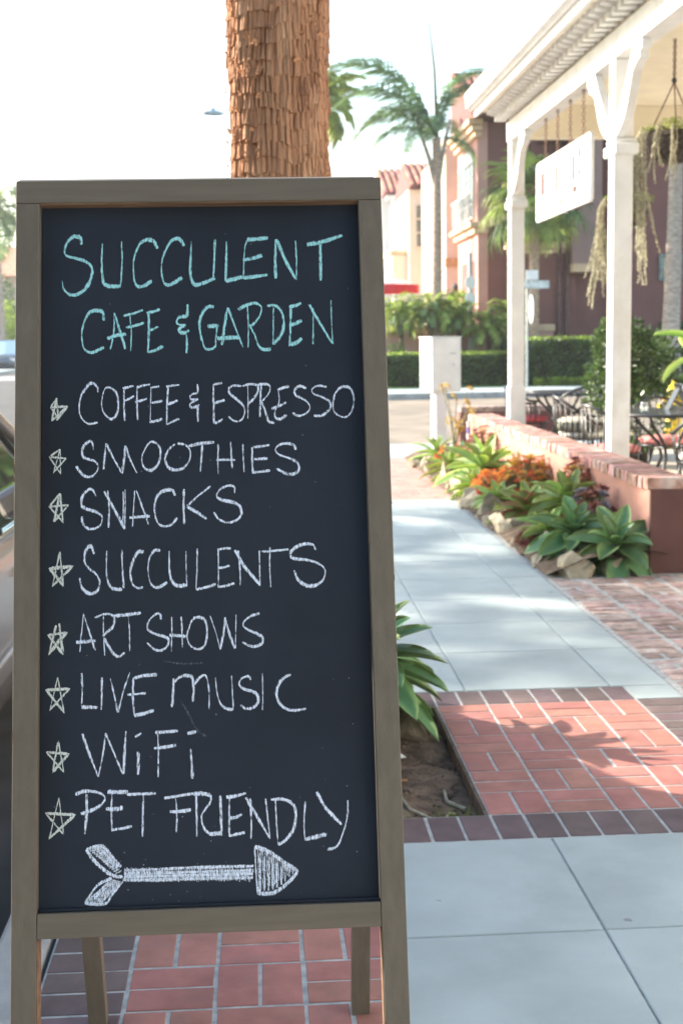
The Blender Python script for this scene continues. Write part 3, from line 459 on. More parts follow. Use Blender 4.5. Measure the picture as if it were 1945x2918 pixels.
def catmull(p, n=6):
    if len(p) < 3:
        a, b = p; k = max(2, int((b-a).length/.004)); return [a+(b-a)*(i/k) for i in range(k+1)]
    q = [p[0]*2-p[1]]+p+[p[-1]*2-p[-2]]; o = []
    for i in range(1, len(q)-2):
        for j in range(n):
            t = j/n; a, b, c, d = q[i-1:i+3]
            o.append(.5*((2*b)+(-a+c)*t+(2*a-5*b+4*c-d)*t*t+(-a+3*b-3*c+d)*t**3))
    o.append(q[-2]); return o
def chalk(name, kind, wmm, strokes, idx, label):
    vs = []; fs = []; uvs = []; ed = []
    for si, st in enumerate(strokes):
        pts = [Vector((st[i]/1000, st[i+1]/1000, 0)) for i in range(0, len(st), 2)]
        smooth = kind != 'star' or name == 'arrow'
        c = catmull(pts) if (smooth and name != 'star') else None
        if c is None:
            c = []
            for a, b in zip(pts[:-1], pts[1:]):
                k = max(2, int((b-a).length/.004)); c += [a+(b-a)*(i/k) for i in range(k)]
            c.append(pts[-1])
        n = len(c); ph = R.uniform(0, 50); b0 = len(vs)
        for i, p in enumerate(c):
            t = (c[min(i+1, n-1)]-c[max(i-1, 0)]); t.normalize(); nn = Vector((-t.y, t.x, 0))
            wd = wmm/1000*(.74+.60*abs(t.x)**1.5+.30*math.sin(i*.13+ph)+.30*noise.noise(Vector((ph, i*.35, 0)))+.18*noise.noise(Vector((ph, i*1.3, 5))))
            if i in (0, n-1): wd *= .75
            z = -.0194+.00003*(si % 5)
            for k_ in (-1, -.5, .5, 1):
                q = p+nn*wd*.5*k_; w3 = SO+e1*q.x+e2*q.y+en*(z+.0002*idx*0)
                vs.append(w3); uvs.append((q.x, q.y)); ed.append(1.0 if abs(k_) == 1 else 0.0)
        for i in range(n-1):
            for k_ in range(3): a = b0+i*4+k_; fs.append((a, a+1, a+5, a+4))
    g = MB(); g.add(vs, fs); o = g.build('chalk_star' if name == 'star' else ('chalk_arrow' if name == 'arrow' else 'chalk_hatching' if kind == 'hatch' else 'chalk_smudge' if kind == 'ghost' else 'chalk_lettering'), CM[kind], panel, label=label)
    me = o.data; ul = me.uv_layers.new(name='UVMap'); at = me.attributes.new('edge', 'FLOAT', 'POINT')
    at.data.foreach_set('value', ed)
    for lp in me.loops: ul.data[lp.index].uv = uvs[lp.vertex_index]
panel.location = (0, 0, 0)
LBL = dict(succulent='teal handwritten word SUCCULENT', cafe_garden='teal handwritten words CAFE & GARDEN', coffee_espresso='white handwritten words COFFEE & ESPRESSO', smoothies='white handwritten word SMOOTHIES', snacks='white handwritten word SNACKS', succulents='white handwritten word SUCCULENTS', art_shows='white handwritten words ART SHOWS', live_music='white handwritten words LIVE MUSIC', wifi='white handwritten word WiFi', pet_friendly='white handwritten words PET FRIENDLY', arrow='chalk arrow pointing right')
for i, (n_, k_, w_, st_) in enumerate(CHALK): chalk(n_, k_, w_, st_, i, LBL.get(n_))

g = MB()
for k in range(70):
    u = R.uniform(.06, SW-.06); s_ = R.uniform(.66, 1.8); r_ = R.uniform(.0004, .0013)
    if R.random() < .4: s_ = R.uniform(.64, .74)
    c_ = [(u+r_*math.cos(a)*R.uniform(.6, 1.3), s_+r_*math.sin(a)*R.uniform(.6, 1.3)) for a in [i*1.05 for i in range(6)]]
    b0 = len(g.v); g.add([SO+e1*a+e2*b+en*-.0193 for a, b in c_], [tuple(range(6))])
g.build('chalk_dust', mat('chalk dust', (.22, .25, .30), 1, spec=0), panel, kind='stuff')
# ------------------------------------------------------------------ agave leaves and other foliage pieces
def leaf_mat(name, base, edge, trans=.22, rough=.42):
    m = bpy.data.materials.new(name); m.use_nodes = True; N = m.node_tree.nodes; L = m.node_tree.links
    p = N['Principled BSDF']; p.inputs['Roughness'].default_value = rough; p.inputs['Specular IOR Level'].default_value = .45
    at = N.new('ShaderNodeAttribute'); at.attribute_name = 'margin'
    oi = N.new('ShaderNodeObjectInfo'); tc = N.new('ShaderNodeTexCoord')
    nz = N.new('ShaderNodeTexNoise'); nz.inputs['Scale'].default_value = 9; nz.inputs['Detail'].default_value = 5; L.new(tc.outputs['Object'], nz.inputs['Vector'])
    mx = N.new('ShaderNodeMix'); mx.data_type = 'RGBA'; mx.inputs[6].default_value = (*base, 1); mx.inputs[7].default_value = (*edge, 1)
    pw = N.new('ShaderNodeMath'); pw.operation = 'POWER'; pw.inputs[1].default_value = 3.0; L.new(at.outputs['Fac'], pw.inputs[0]); L.new(pw.outputs[0], mx.inputs[0])
    hs = N.new('ShaderNodeHueSaturation'); L.new(mx.outputs[2], hs.inputs['Color'])
    a = N.new('ShaderNodeMath'); a.operation = 'MULTIPLY_ADD'; a.inputs[1].default_value = .5; a.inputs[2].default_value = .5; L.new(oi.outputs['Random'], a.inputs[0])
    b = N.new('ShaderNodeMath'); b.operation = 'MULTIPLY_ADD'; b.inputs[1].default_value = .7; L.new(nz.outputs[0], b.inputs[0]); L.new(a.outputs[0], b.inputs[2])
    L.new(b.outputs[0], hs.inputs['Value']); 
    h2 = N.new('ShaderNodeMapRange'); h2.inputs[3].default_value = .47; h2.inputs[4].default_value = .515; L.new(oi.outputs['Random'], h2.inputs[0]); L.new(h2.outputs[0], hs.inputs['Hue'])
    L.new(hs.outputs[0], p.inputs['Base Color'])
    tr = N.new('ShaderNodeBsdfTranslucent'); t2 = N.new('ShaderNodeHueSaturation'); t2.inputs['Value'].default_value = 1.8; t2.inputs['Hue'].default_value = .48; L.new(hs.outputs[0], t2.inputs['Color']); L.new(t2.outputs[0], tr.inputs[0])
    ms = N.new('ShaderNodeMixShader'); ms.inputs[0].default_value = trans; L.new(p.outputs[0], ms.inputs[1]); L.new(tr.outputs[0], ms.inputs[2]); L.new(ms.outputs[0], N['Material Output'].inputs[0])
    return m
AG = leaf_mat('agave leaf', (.10, .22, .10), (.30, .43, .17))
AGL = leaf_mat('pale agave leaf', (.22, .34, .12), (.48, .56, .24), .35)
DUSK = leaf_mat('grey purple succulent leaf', (.17, .17, .19), (.30, .28, .32), .1)
ORG = leaf_mat('orange succulent leaf', (.46, .20, .04), (.55, .15, .04), .3)
ORG2 = leaf_mat('yellow green succulent leaf', (.36, .30, .05), (.50, .24, .05), .3)
RUST = leaf_mat('rust succulent leaf', (.20, .085, .055), (.32, .10, .07), .15)
DRY = leaf_mat('dry leaf', (.36, .26, .14), (.45, .34, .2), .2)
FANL = leaf_mat('rounded leaf with red margin', (.11, .22, .05), (.42, .10, .08), .25)
def leaf_mesh(name, m, L=.4, W=.09, curl=.5, fold=.25, seg=9, tip=.04, base=.38, wave=0, round_=False):
    """one leaf growing along +X from the origin, bending down by curl radians, folded along its midrib, with real thickness"""
    vs = []; fs = []; mg = []; xs_ = [-1, -.55, 0, .55, 1]; x = z = 0; th = 0
    for i in range(seg+1):
        t = i/seg
        if round_: wd = W*math.sqrt(max(0, 1-(2*t-1.1)**2/1.3))*(1 if t < 1 else .25)
        else: wd = W*(base+(1-base)*math.sin(min(1, t/.5)*math.pi/2))*(1 if t < .5 else math.cos((t-.5)/.5*math.pi/2)**.72)
        if i == seg: wd = max(wd, .002)*.1
        if i: th = -curl*(t**1.3); x += L/seg*math.cos(th); z += L/seg*math.sin(th)
        nx_, nz_ = -math.sin(th), math.cos(th)
        for k in xs_:
            h = fold*wd*abs(k)**1.4+wave*math.sin(t*17+k*2)*abs(k)
            vs.append((x+nx_*h, k*wd/2, z+nz_*h)); mg.append(abs(k)*.95+(t**8)*.4)
        tk = .010*(1-t)+.0015
        for k in xs_:
            h = fold*wd*abs(k)**1.4+wave*math.sin(t*17+k*2)*abs(k)-tk*(1-abs(k)**2*.9)
            vs.append((x+nx_*h, k*wd/2*.985, z+nz_*h)); mg.append(abs(k)*.95)
    for i in range(seg):
        a = i*10; b = a+10
        for k in range(4):
            fs.append((a+k, b+k, b+k+1, a+k+1)); fs.append((a+5+k+1, b+5+k+1, b+5+k, a+5+k))
        fs.append((a, a+5, b+5, b)); fs.append((a+4, b+4, b+9, a+9))
    g = MB(); g.add(vs, fs); me = g.mesh(name, m, True)
    at = me.attributes.new('margin', 'FLOAT', 'POINT'); at.data.foreach_set('value', mg); return me
def agave(label, loc, size, n=26, m=None, wide=.24, tilt=(1.45, -.55), group='agave rosettes in the planting bed', stem=.12, seed=1, lean=(0, 0), skip=None):
    rr = random.Random(seed); m = m or AG
    t = thing('agave', label, 'agave plant', loc, 0, group)
    vars_ = [leaf_mesh('agave_leaf', m, size*rr.uniform(.9, 1.1), size*wide*rr.uniform(.9, 1.1), rr.uniform(.15, .55), rr.uniform(.2, .4)) for _ in range(4)]
    g = MB(); g.tube([(0, 0, -.12), (0, 0, stem*.6), (0, 0, stem)], [size*.09, size*.10, size*.05], 8); g.build('stem', M['stem'], t, world=False)
    for k in range(n):
        f = k/(n-1); az = k*2.39996+rr.uniform(-.15, .15); el = tilt[0]+(tilt[1]-tilt[0])*f**.75+rr.uniform(-.08, .08)
        s = (.55+.45*min(1, f*1.9))*rr.uniform(.92, 1.06)
        Mx = Matrix.Translation((0, 0, stem*(1-f*.55))) @ Matrix.Rotation(lean[0], 4, 'X') @ Matrix.Rotation(lean[1], 4, 'Y') @ Matrix.Rotation(az, 4, 'Z') @ Matrix.Rotation(-el, 4, 'Y') @ Matrix.Rotation(rr.uniform(-.2, .2), 4, 'X') @ Matrix.Scale(s, 4)
        inst('leaf', rr.choice(vars_), t, Mx)
    return t
def rosette_mesh(name, m, r=.05, n=14, seed=0, up=.5, w=.45):
    rr = random.Random(seed); vs = []; fs = []; mg = []
    for k in range(n):
        f = k/(n-1); az = k*2.39996; el = 1.35-(1.35-up*.3)*f; l = r*(.45+.55*f); ww = l*w
        d = Vector((math.cos(az)*math.cos(el), math.sin(az)*math.cos(el), math.sin(el))); sd_ = Vector((-math.sin(az), math.cos(az), 0)); u = sd_.cross(d)
        if u.z < 0: u = -u
        b = len(vs); vs += [d*l*.1, d*l*.6+sd_*ww*.5+u*l*.12, d*l-u*l*.02, d*l*.6-sd_*ww*.5+u*l*.12, d*l*.6-u*l*.06]; mg += [0, .7, 1, .7, .2]
        fs += [(b, b+1, b+4), (b, b+4, b+3), (b+4, b+1, b+2), (b+4, b+2, b+3)]
    g = MB(); g.add(vs, fs); me = g.mesh(name, m); at = me.attributes.new('margin', 'FLOAT', 'POINT'); at.data.foreach_set('value', mg); return me
def cluster(name, label, cat, loc, rx, ry, rz, n, ms, r=.05, seed=1, group=None, up=.5, w=.45):
    rr = random.Random(seed); t = thing(name, label, cat, loc, 0, group)
    var = [rosette_mesh('rosette', m, r*rr.uniform(.85, 1.15), 14, i, up, w) for i, m in enumerate(ms)]
    st = MB()
    for k in range(n):
        a = rr.uniform(0, 6.283); c = rr.uniform(.0, 1); q = math.sqrt(1-c*c)*rr.uniform(.7, 1)
        p = Vector((rx*q*math.cos(a), ry*q*math.sin(a), rz*(c*rr.uniform(.75, 1.05))))
        nrm = Vector((p.x/rx, p.y/ry, p.z/rz+.7)).normalized()
        inst('rosette', rr.choice(var), t, Matrix.Translation(p) @ nrm.to_track_quat('Z', 'Y').to_matrix().to_4x4() @ Matrix.Scale(rr.uniform(.7, 1.25), 4))
        st.tube([(p.x*.2, p.y*.2, -.05), tuple(p*.6), tuple(p)], [.006, .005, .004], 4)
    st.build('stems', M['stem'], t, world=False, kind='stuff')
    return t

agave('dark green agave leaning out of the tree well, half hidden by the sign', (.39, 5.02, .04), .37, 50, AG, .30, stem=.30, seed=11, lean=(.1, .1), group=None, tilt=(1.4, -.75))
agave('big green agave rosette in front of the wall end', (2.23, 8.12, .09), .36, 22, AG, .40, stem=.10, seed=5, lean=(.55, -.1), tilt=(1.2, -.5))
agave('green agave rosette above the tan corner rock', (2.03, 8.42, .13), .34, 22, AG, .40, stem=.10, seed=9, lean=(.5, .05), tilt=(1.25, -.55))
agave('tall yellow green agave against the wall, above the corner agaves', (2.18, 9.25, .22), .35, 26, AGL, .36, stem=.12, seed=4, lean=(.2, 0))
agave('sprawling green agave beside the orange shrub in mid bed', (2.05, 10.0, .10), .34, 26, AGL, .30, stem=.08, seed=6, lean=(.3, 0))
agave('small pale yellow agave at the edge of the bed', (1.96, 10.8, .08), .28, 26, AGL, .28, stem=.08, seed=8, lean=(.2, 0))
agave('broad pale green agave with long outer leaves in the sun', (2.14, 12.5, .14), .52, 24, AGL, .33, stem=.12, seed=13, lean=(.15, 0))
agave('pale green rosette between the low orange shrub and the rocks', (1.93, 11.9, .08), .30, 24, AGL, .30, stem=.08, seed=31)
agave('small yellow green rosette just behind the pinkish rock', (2.0, 9.0, .10), .27, 22, AGL, .32, stem=.06, seed=32, lean=(.3, 0))
agave('pale rosette leaning over the rocks by the red paving', (1.95, 13.4, .10), .36, 24, AGL, .26, stem=.08, seed=33)
agave('farthest agave at the street end of the bed', (2.02, 15.0, .10), .36, 26, AGL, .2, stem=.08, seed=15)
agave('agave behind the stake at the street end', (2.25, 14.2, .12), .34, 22, AG, .22, stem=.08, seed=17)
cluster('succulent_shrub', 'rounded shrub of orange rosettes at the wall in mid bed', 'succulent', (2.30, 11.1, .12), .34, .5, .36, 280, [ORG, ORG2, ORG2, ORG], .045, 3, 'orange succulent shrubs')
cluster('succulent_shrub', 'low orange shrub spilling over the rocks in front of the larger one', 'succulent', (2.06, 11.5, .12), .22, .35, .2, 90, [ORG, ORG, ORG2], .055, 4, 'orange succulent shrubs')
cluster('succulent_shrub', 'small orange red shrub beside the grey succulent', 'succulent', (2.33, 9.6, .26), .16, .2, .3, 70, [ORG, RUST, ORG2], .05, 5, 'orange succulent shrubs')
cluster('succulent_shrub', 'brown dried shrub against the far part of the wall', 'succulent', (2.30, 13.5, .22), .2, .4, .34, 60, [RUST, RUST, DRY], .055, 6)
cluster('succulent_shrub', 'grey purple rosette succulent in the shade of the wall end', 'succulent', (2.24, 8.85, .20), .17, .22, .28, 46, [DUSK, DUSK, RUST], .07, 7, None, .6, .6)
cluster('succulent_shrub', 'small red succulent low among the edging rocks', 'succulent', (1.86, 9.0, .06), .09, .12, .10, 26, [RUST, RUST], .045, 8)
cluster('succulent_shrub', 'orange tipped ground cover at the street end of the bed', 'succulent', (2.15, 14.4, .12), .26, .6, .2, 60, [ORG, ORG2, RUST], .05, 9)
# rounded-leaf succulent
t = thing('paddle_plant', 'fleshy plant with rounded green leaves edged in red', 'succulent', (1.97, 9.45, .16))
pm = [leaf_mesh('paddle_leaf', FANL, .26, .17, .3, .25, round_=True) for _ in range(2)]
for k in range(14):
    az = k*2.4; el = 1.2-k*.09
    inst('leaf', pm[k % 2], t, Matrix.Translation((0, 0, .03)) @ Matrix.Rotation(az, 4, 'Z') @ Matrix.Rotation(-el, 4, 'Y') @ Matrix.Scale(.8+.02*k, 4))
# thin scraggly orange plant and the stake
t = thing('spindly_plant', 'thin stalk with sparse orange leaves at the end of the wall', 'plant', (2.22, 15.0, .15))
g = MB(); tips = []
for k in range(7):
    a = R.uniform(0, 6.28); h = R.uniform(.45, .85); p0 = Vector((0, 0, 0)); p1 = Vector((math.cos(a)*.06, math.sin(a)*.06, h*.5)); p2 = Vector((math.cos(a)*.2, math.sin(a)*.2, h)); g.tube([p0, p1, p2], [.009, .006, .004], 5); tips.append(p2); tips.append(p1)
g.build('stalk', M['stem'], t, world=False)
for p in tips:
    for q in range(3): inst('rosette', rosette_mesh('leaf_tuft', ORG2, .05, 7, 1, .8, .35) if q == 0 else bpy.data.meshes['leaf_tuft'], t, Matrix.Translation(p+Vector((R.uniform(-.05, .05), R.uniform(-.05, .05), R.uniform(-.02, .03)))) @ Matrix.Rotation(R.uniform(0, 3), 4, 'X'))
t = thing('marker_stake', 'white and purple striped marker stake standing in the bed', 'stake', (2.35, 14.8, .12))
for k in range(6):
    g = MB(); g.tube([(2.352, 14.8, .12+k*.07), (2.348, 14.8, .12+(k+1)*.07-.001)], .022, 12)
    g.build('band', M['white'] if k % 2 else mat('purple paint', (.22, .18, .42), .5), t)

# rocks
def rock(label, loc, sx, sy, sz, seed, group='rocks edging the planting bed', m=None):
    bm = bmesh.new(); bmesh.ops.create_icosphere(bm, subdivisions=3, radius=1)
    rr = random.Random(seed); cuts = [Vector((rr.uniform(-1, 1), rr.uniform(-1, 1), rr.uniform(-.6, 1))).normalized() for _ in range(12)]
    for v in bm.verts:
        p = v.co.copy()
        for c in cuts:
            d = p.dot(c)
            if d > .55: p -= c*(d-.55)*.97
        p *= 1+.12*noise.noise(p*2+Vector((seed, 0, 0)))
        p += p.normalized()*.04*noise.noise(p*7+Vector((seed, 3, 0)))
        v.co = Vector((p.x*sx, p.y*sy, p.z*sz))
    me = bpy.data.meshes.new('rock'); bm.to_mesh(me); bm.free(); me.materials.append(m or M['rock'])
    o = bpy.data.objects.new('rock', me); COL.objects.link(o); o.location = loc; o.rotation_euler = (rr.uniform(-.2, .2), rr.uniform(-.2, .2), rr.uniform(0, 3))
    o['label'] = label; o['category'] = 'rock'
    if group: o['group'] = group
    return o
rl = [('large tan block shaped rock at the near corner of the bed', 1.93, 8.08, .15, .16, .17), ('grey dark rock under the front agave', 2.2, 8.10, .12, .1, .12), ('pinkish rock beside the small red succulent', 1.93, 8.75, .13, .15, .17), ('small rounded rock low beside the sidewalk', 1.82, 9.25, .08, .09, .07), ('pointed tan rock tilted towards the bed', 1.86, 9.75, .12, .2, .17),
      ('flat yellowish rock edging the sidewalk', 1.80, 10.3, .08, .14, .08), ('tall pale rock below the small yellow agave', 1.90, 10.75, .13, .16, .19), ('sunlit cream rock beside the low orange shrub', 1.86, 11.4, .12, .17, .2), ('upright pale rock below the broad agave', 1.86, 12.1, .12, .14, .25), ('rounded sunlit rock past the end of the slabs', 1.84, 12.6, .1, .12, .13),
      ('narrow upright white rock beside the red paving', 1.85, 13.1, .09, .12, .27), ('brown shaded rock between two upright ones', 1.90, 13.5, .1, .12, .16), ('second upright pale rock beside the red paving', 1.82, 13.95, .1, .12, .26), ('low rock near the far agave', 1.84, 14.5, .12, .15, .16), ('farthest rock at the street end of the bed', 1.82, 15.1, .14, .18, .14), ('small tan rock wedged behind the corner block', 1.80, 8.45, .07, .1, .08), ('low flat rock between corner block and pinkish rock', 1.95, 8.42, .1, .1, .11)]
for i, (lb, x, y, a, b, c) in enumerate(rl): rock(lb, (x, y, c*.36), a, b, c*.85, i+3)
g = MB()
for k in range(260):
    x = R.uniform(1.77, 2.4); y = R.uniform(8.0, 15.2); a = R.uniform(0, 6.28); l = R.uniform(.015, .05); z = .04+.10*min(1, (x-1.76)/.26)+.03
    d = Vector((math.cos(a), math.sin(a), R.uniform(-.2, .4)))*l; q = Vector((-d.y, d.x, 0))*.25; p = Vector((x, y, z)); g.add([p, p+d*.5+q, p+d, p+d*.5-q], [(0, 1, 2), (0, 2, 3)])
g.build('leaf_litter', DRY, pb, kind='stuff')
rock('rounded grey brown rock at the edge of the tree well', (.53, 4.95, .0), .10, .16, .11, 40, None, mat('brown grey rock', (.20, .165, .12), .95, .25, 6, .7, 30, bdist=.03, stain=(.12, .10, .08), sscale=6))
# little things in the tree well
def well_z(x, y): return -.05+.035*noise.noise(Vector((x*4, y*4, 0)))+.012*noise.noise(Vector((x*14, y*14, 3)))+.05*math.exp(-((x-.05)**2+(y-4.65)**2)/.12)
def well_tw(pts): return [(x, y, well_z(x, y)+.008) for x, y in pts]
g = MB(); g.tube(well_tw([(.33, 4.52), (.40, 4.44), (.43, 4.28), (.46, 4.15), (.52, 4.07), (.58, 4.02)]), [.004, .005, .005, .005, .004, .003], 6)
o = g.build('twig', M['tail'], None); o['label'] = 'long pale bent twig lying on the soil'; o['category'] = 'twig'
g = MB(); g.tube(well_tw([(.60, 4.34), (.60, 4.27), (.65, 4.18)]), [.004, .007, .007], 6)
o = g.build('twig', M['tail'], None); o['label'] = 'short thick twig at the brick edge of the tree well'; o['category'] = 'twig'
g = MB(); g.tube(well_tw([(.565, 4.07), (.59, 4.15), (.61, 4.14)]), .004, 6)
o = g.build('twig', M['tail'], None); o['label'] = 'small forked twig near the corner of the tree well'; o['category'] = 'twig'
t = thing('cigarette_butt', 'discarded cigarette butt with orange filter on the soil', 'cigarette butt', (.45, 4.42, well_z(.45, 4.42)))
z = well_z(.45, 4.42)+.012
g = MB(); g.tube([(.432, 4.418, z), (.457, 4.420, z)], .0042, 10); g.build('paper', M['white'], t)
g = MB(); g.tube([(.4572, 4.420, z), (.482, 4.422, z)], .0043, 10); g.build('filter', M['flap'], t)
g = MB(); z = well_z(.47, 4.72)
g.add([(.44, 4.75, z+.01), (.48, 4.77, z+.02), (.51, 4.70, z+.012), (.47, 4.68, z+.016), (.475, 4.725, z+.03)], [(0, 1, 4), (1, 2, 4), (2, 3, 4), (3, 0, 4)])
o = g.build('paper_scrap', M['white'], None); o['label'] = 'crumpled white scrap of litter on the soil'; o['category'] = 'litter'
g = MB()
for k in range(60):
    x = .60+R.gauss(0, .03); y = 4.04+R.gauss(0, .03); a = R.uniform(0, 6.28); h = R.uniform(.02, .06)
    g.add([(x-.002, y, -.06), (x+.002, y, -.06), (x+math.cos(a)*h*.6, y+math.sin(a)*h*.6, -.05+h)], [(0, 1, 2)])
g.build('weeds', M['leafl'], None, kind='stuff')

# ------------------------------------------------------------------ the big palm in the tree well
def crown(t, top, fr, n, rr, e0=1.2, e1=-.8, sc_=(.85, 1.15)):
    for k in range(n):
        f = k/(n-1); az = k*2.39996+rr.uniform(-.2, .2); el = e0+(e1-e0)*f
        inst('frond', rr.choice(fr), t, Matrix.Translation(top) @ Matrix.Rotation(az, 4, 'Z') @ Matrix.Rotation(-el, 4, 'Y') @ Matrix.Scale(rr.uniform(*sc_), 4))
def feather(name, m, L=3.0, droop=1.3, ll=.55, n=60, seed=0, hang=.8, lw=.022):
    """pinnate frond along +X: arching rachis and hanging leaflets"""
    rr = random.Random(seed); g = MB(); pts = []; x = z = 0; th = 0
    for i in range(25):
        t = i/24; th = -droop*t**1.5
        if i: x += L/24*math.cos(th); z += L/24*math.sin(th)
        pts.append(Vector((x, 0, z)))
    g.tube(pts, [.035*(1-.85*i/24)*L/3 for i in range(25)], 4)
    for i in range(n):
        t = .14+.86*(i+rr.random()*.6)/n; q = t*24; a = min(23, int(q)); p = pts[a].lerp(pts[a+1], q-a)
        tg = (pts[a+1]-pts[a]).normalized(); l = ll*(math.sin(min(1, (t-.05)/.5)*math.pi/2))*(1 if t < .6 else 1-.6*((t-.6)/.4))*rr.uniform(.8, 1.15)
        for s in (-1, 1):
            up = rr.uniform(-.3, .5)
            d = (tg*rr.uniform(.35, .6)+Vector((0, s, 0))*.8+Vector((0, 0, up))).normalized()
            p1 = p+d*l*.45; p2 = p1+(d*.5+Vector((0, 0, -hang))).normalized()*l*.55
            wv = tg*lw
            g.add([p-wv*.5, p+wv*.5, p1+wv*.6, p1-wv*.6, p2], [(0, 1, 2, 3), (3, 2, 4)])
    return g.mesh(name, m)
def fan(name, m, L=1.0, petiole=.9, n=26, seed=0, droop=.7, spread=2.6, wseg=.05):
    rr = random.Random(seed); g = MB(); 
    p = [Vector((petiole*i/6, 0, -.12*petiole*(i/6)**2)) for i in range(7)]
    g.tube(p, [.025*(1-.4*i/6) for i in range(7)], 4); hb = p[-1]
    for i in range(n):
        a = -spread/2+spread*i/(n-1)+rr.uniform(-.03, .03); d = Vector((math.cos(a), math.sin(a), 0)); sd_ = Vector((-d.y, d.x, 0)); l = L*rr.uniform(.85, 1.05)*(1-.15*abs(a))
        a0 = hb+sd_*.005; m1 = hb+d*l*.5+Vector((0, 0, .03)); e = hb+d*l*.85+Vector((0, 0, -droop*l*.35)); tp = hb+d*l*.95+Vector((0, 0, -droop*l*.8))
        w1 = wseg*l
        g.add([hb-sd_*.008, hb+sd_*.008, m1+sd_*w1, m1-sd_*w1, e+sd_*w1*.5, e-sd_*w1*.5, tp], [(0, 1, 2, 3), (3, 2, 4, 5), (5, 4, 6)])
    return g.mesh(name, m)
def big_trunk():
    t = thing('palm_tree', 'thick rough brown palm trunk rising directly behind the sandwich board', 'palm tree', (.085, 4.62, -.05))
    na, nz_ = 300, 900; H = 9.2; vs = []; fs = []
    for i in range(nz_+1):
        z = 3.7*i/760 if i < 760 else 3.7+5.5*(i-760)/140
        base = .172+.10*math.exp(-z/.35)-.010*math.sin(z*1.1)
        for j in range(na):
            a = 2*math.pi*j/na
            # overlapping leaf-base rings, wavy round the trunk
            ph = z/.052+.55*noise.noise(Vector((math.cos(a)*1.3, math.sin(a)*1.3, z*1.4)))+.30*noise.noise(Vector((math.cos(a)*4, math.sin(a)*4, z*2)))
            f = ph-math.floor(ph); lip = (1-f)**2*.0042*(1+1.2*noise.noise(Vector((a*2, z*2.5, 9))))
            fx = noise.noise(Vector((a*9.5+2*math.floor(ph), math.floor(ph)*3.3, z*1.4)))
            fl = math.floor(ph); uu = a*54/6.2832+.9*noise.noise(Vector((a*3, fl*.8, 2)))+.35*noise.noise(Vector((a*5, z*16, 1)))+(fl % 3)*.33; crack = abs(uu-math.floor(uu)-.5)
            cr = -.0100*(.35+1.3*abs(noise.noise(Vector((math.floor(uu)*1.3, fl*2.1, 5)))))*math.exp(-(crack/.15)**2)-.012*max(0, noise.noise(Vector((math.cos(a)*1.1, math.sin(a)*1.1, z*3.2)))-.15)
            r = base+lip+cr+.006*fx+.004*noise.noise(Vector((a*22, z*9, 7)))+.0025*noise.noise(Vector((a*50, z*22, 4)))+.007*noise.noise(Vector((math.cos(a)*6, math.sin(a)*6, z*9)))+.009*noise.noise(Vector((math.cos(a)*2, math.sin(a)*2, z*2)))
            vs.append((.085+r*math.cos(a)+.006*math.sin(z*.8), 4.62+r*math.sin(a), -.08+z))
    for i in range(nz_):
        for j in range(na): fs.append((i*na+j, i*na+(j+1) % na, (i+1)*na+(j+1) % na, (i+1)*na+j))
    g = MB(); g.add(vs, fs); g.build('trunk', M['barkw'], t)
    fm = []
    for k in range(5):
        g = MB(); n = 5; rr = random.Random(k+60); w = rr.uniform(.012, .03); l = rr.uniform(.03, .075); v = []; jag = [rr.uniform(-.3, .3) for _ in range(12)]
        for i in range(n+1):
            q = i/n
            for s in (-1, 0, 1): v.append((.002+.020*q**2+.004*abs(s), s*w*(1-.75*q**1.5)*(1+jag[i]*.5)+jag[i+3]*.008, -.005+l*q*(1-.25*q)*(-1 if k == 4 else 1)))
        f_ = [(i*3+j, i*3+j+1, i*3+j+4, i*3+j+3) for i in range(n) for j in range(2)]
        g.add(v, f_); fm.append(g.mesh('bark_flap', M['flap']))
    rr = random.Random(5)
    for k in range(520):
        z = rr.uniform(.3, 4.5) if k > 130 else rr.uniform(1.7, 3.2); a = rr.uniform(0, 6.283)
        if rr.random() < .4: a = rr.gauss(math.pi*1.12, .5)
        inst('bark_flap', rr.choice(fm), t, Matrix.Translation((.170*math.cos(a), .170*math.sin(a), z)) @ Matrix.Rotation(a, 4, 'Z') @ Matrix.Rotation(rr.uniform(-.5, .5), 4, 'X') @ Matrix.Rotation(rr.uniform(-.1, .35), 4, 'Y') @ Matrix.Scale(rr.uniform(.2, .55), 4))
    fr = [fan('frond', M['frond'], 1.0, 1.0, 22, s_) for s_ in range(3)]
    crown(t, (0, 0, 9.15), fr, 44, rr, 1.3, -1.1)
big_trunk()
# ------------------------------------------------------------------ low patio wall with brick cap
t = thing('garden_wall', 'low salmon stucco wall capped with whitewashed bricks beside the planting bed', 'wall', (2.5, 12, 0))
g = MB(); g.box(2.425, 2.655, 8.075, 15.2, -.02, .528); g.build('wall_body', M['pinkwall'], t, bevel=.004)
g = MB(); g.box(2.427, 2.655, 8.05, 8.0745, -.02, .528); g.build('wall_end', mat('wall end with painted shade', (.105, .052, .047), .9, .05, 5, .4, 120, bdist=.006), t)  # shade on the end face painted in as a darker mauve brown
capm = mat('whitewashed brick', (.42, .24, .20), .9, .2, 12, .5, 90, rand=.3, rhue=.02, bdist=.005, stain=(.74, .72, .69), sscale=4)
caps = [chamfer_block(.275, .092, .072, .007, .005).mesh('cap_brick', capm) for _ in range(6)]
yy = 8.09; 
while yy < 15.18:
    inst('brick', R.choice(caps), t, TRS((2.54-2.5+R.uniform(-.006, .006), yy+.02-12, .602+R.uniform(-.004, .004)), (R.uniform(-.02, .02), R.uniform(-.02, .02), R.uniform(-.02, .02)))); yy += .106
g = MB(); g.box(2.43, 2.65, 8.07, 15.19, .5282, .545); g.build('mortar_joint', M['mortar'], t)
t = thing('back_wall', 'short dark brick topped return wall at the street end of the patio', 'wall', (3.2, 17.2, 0))
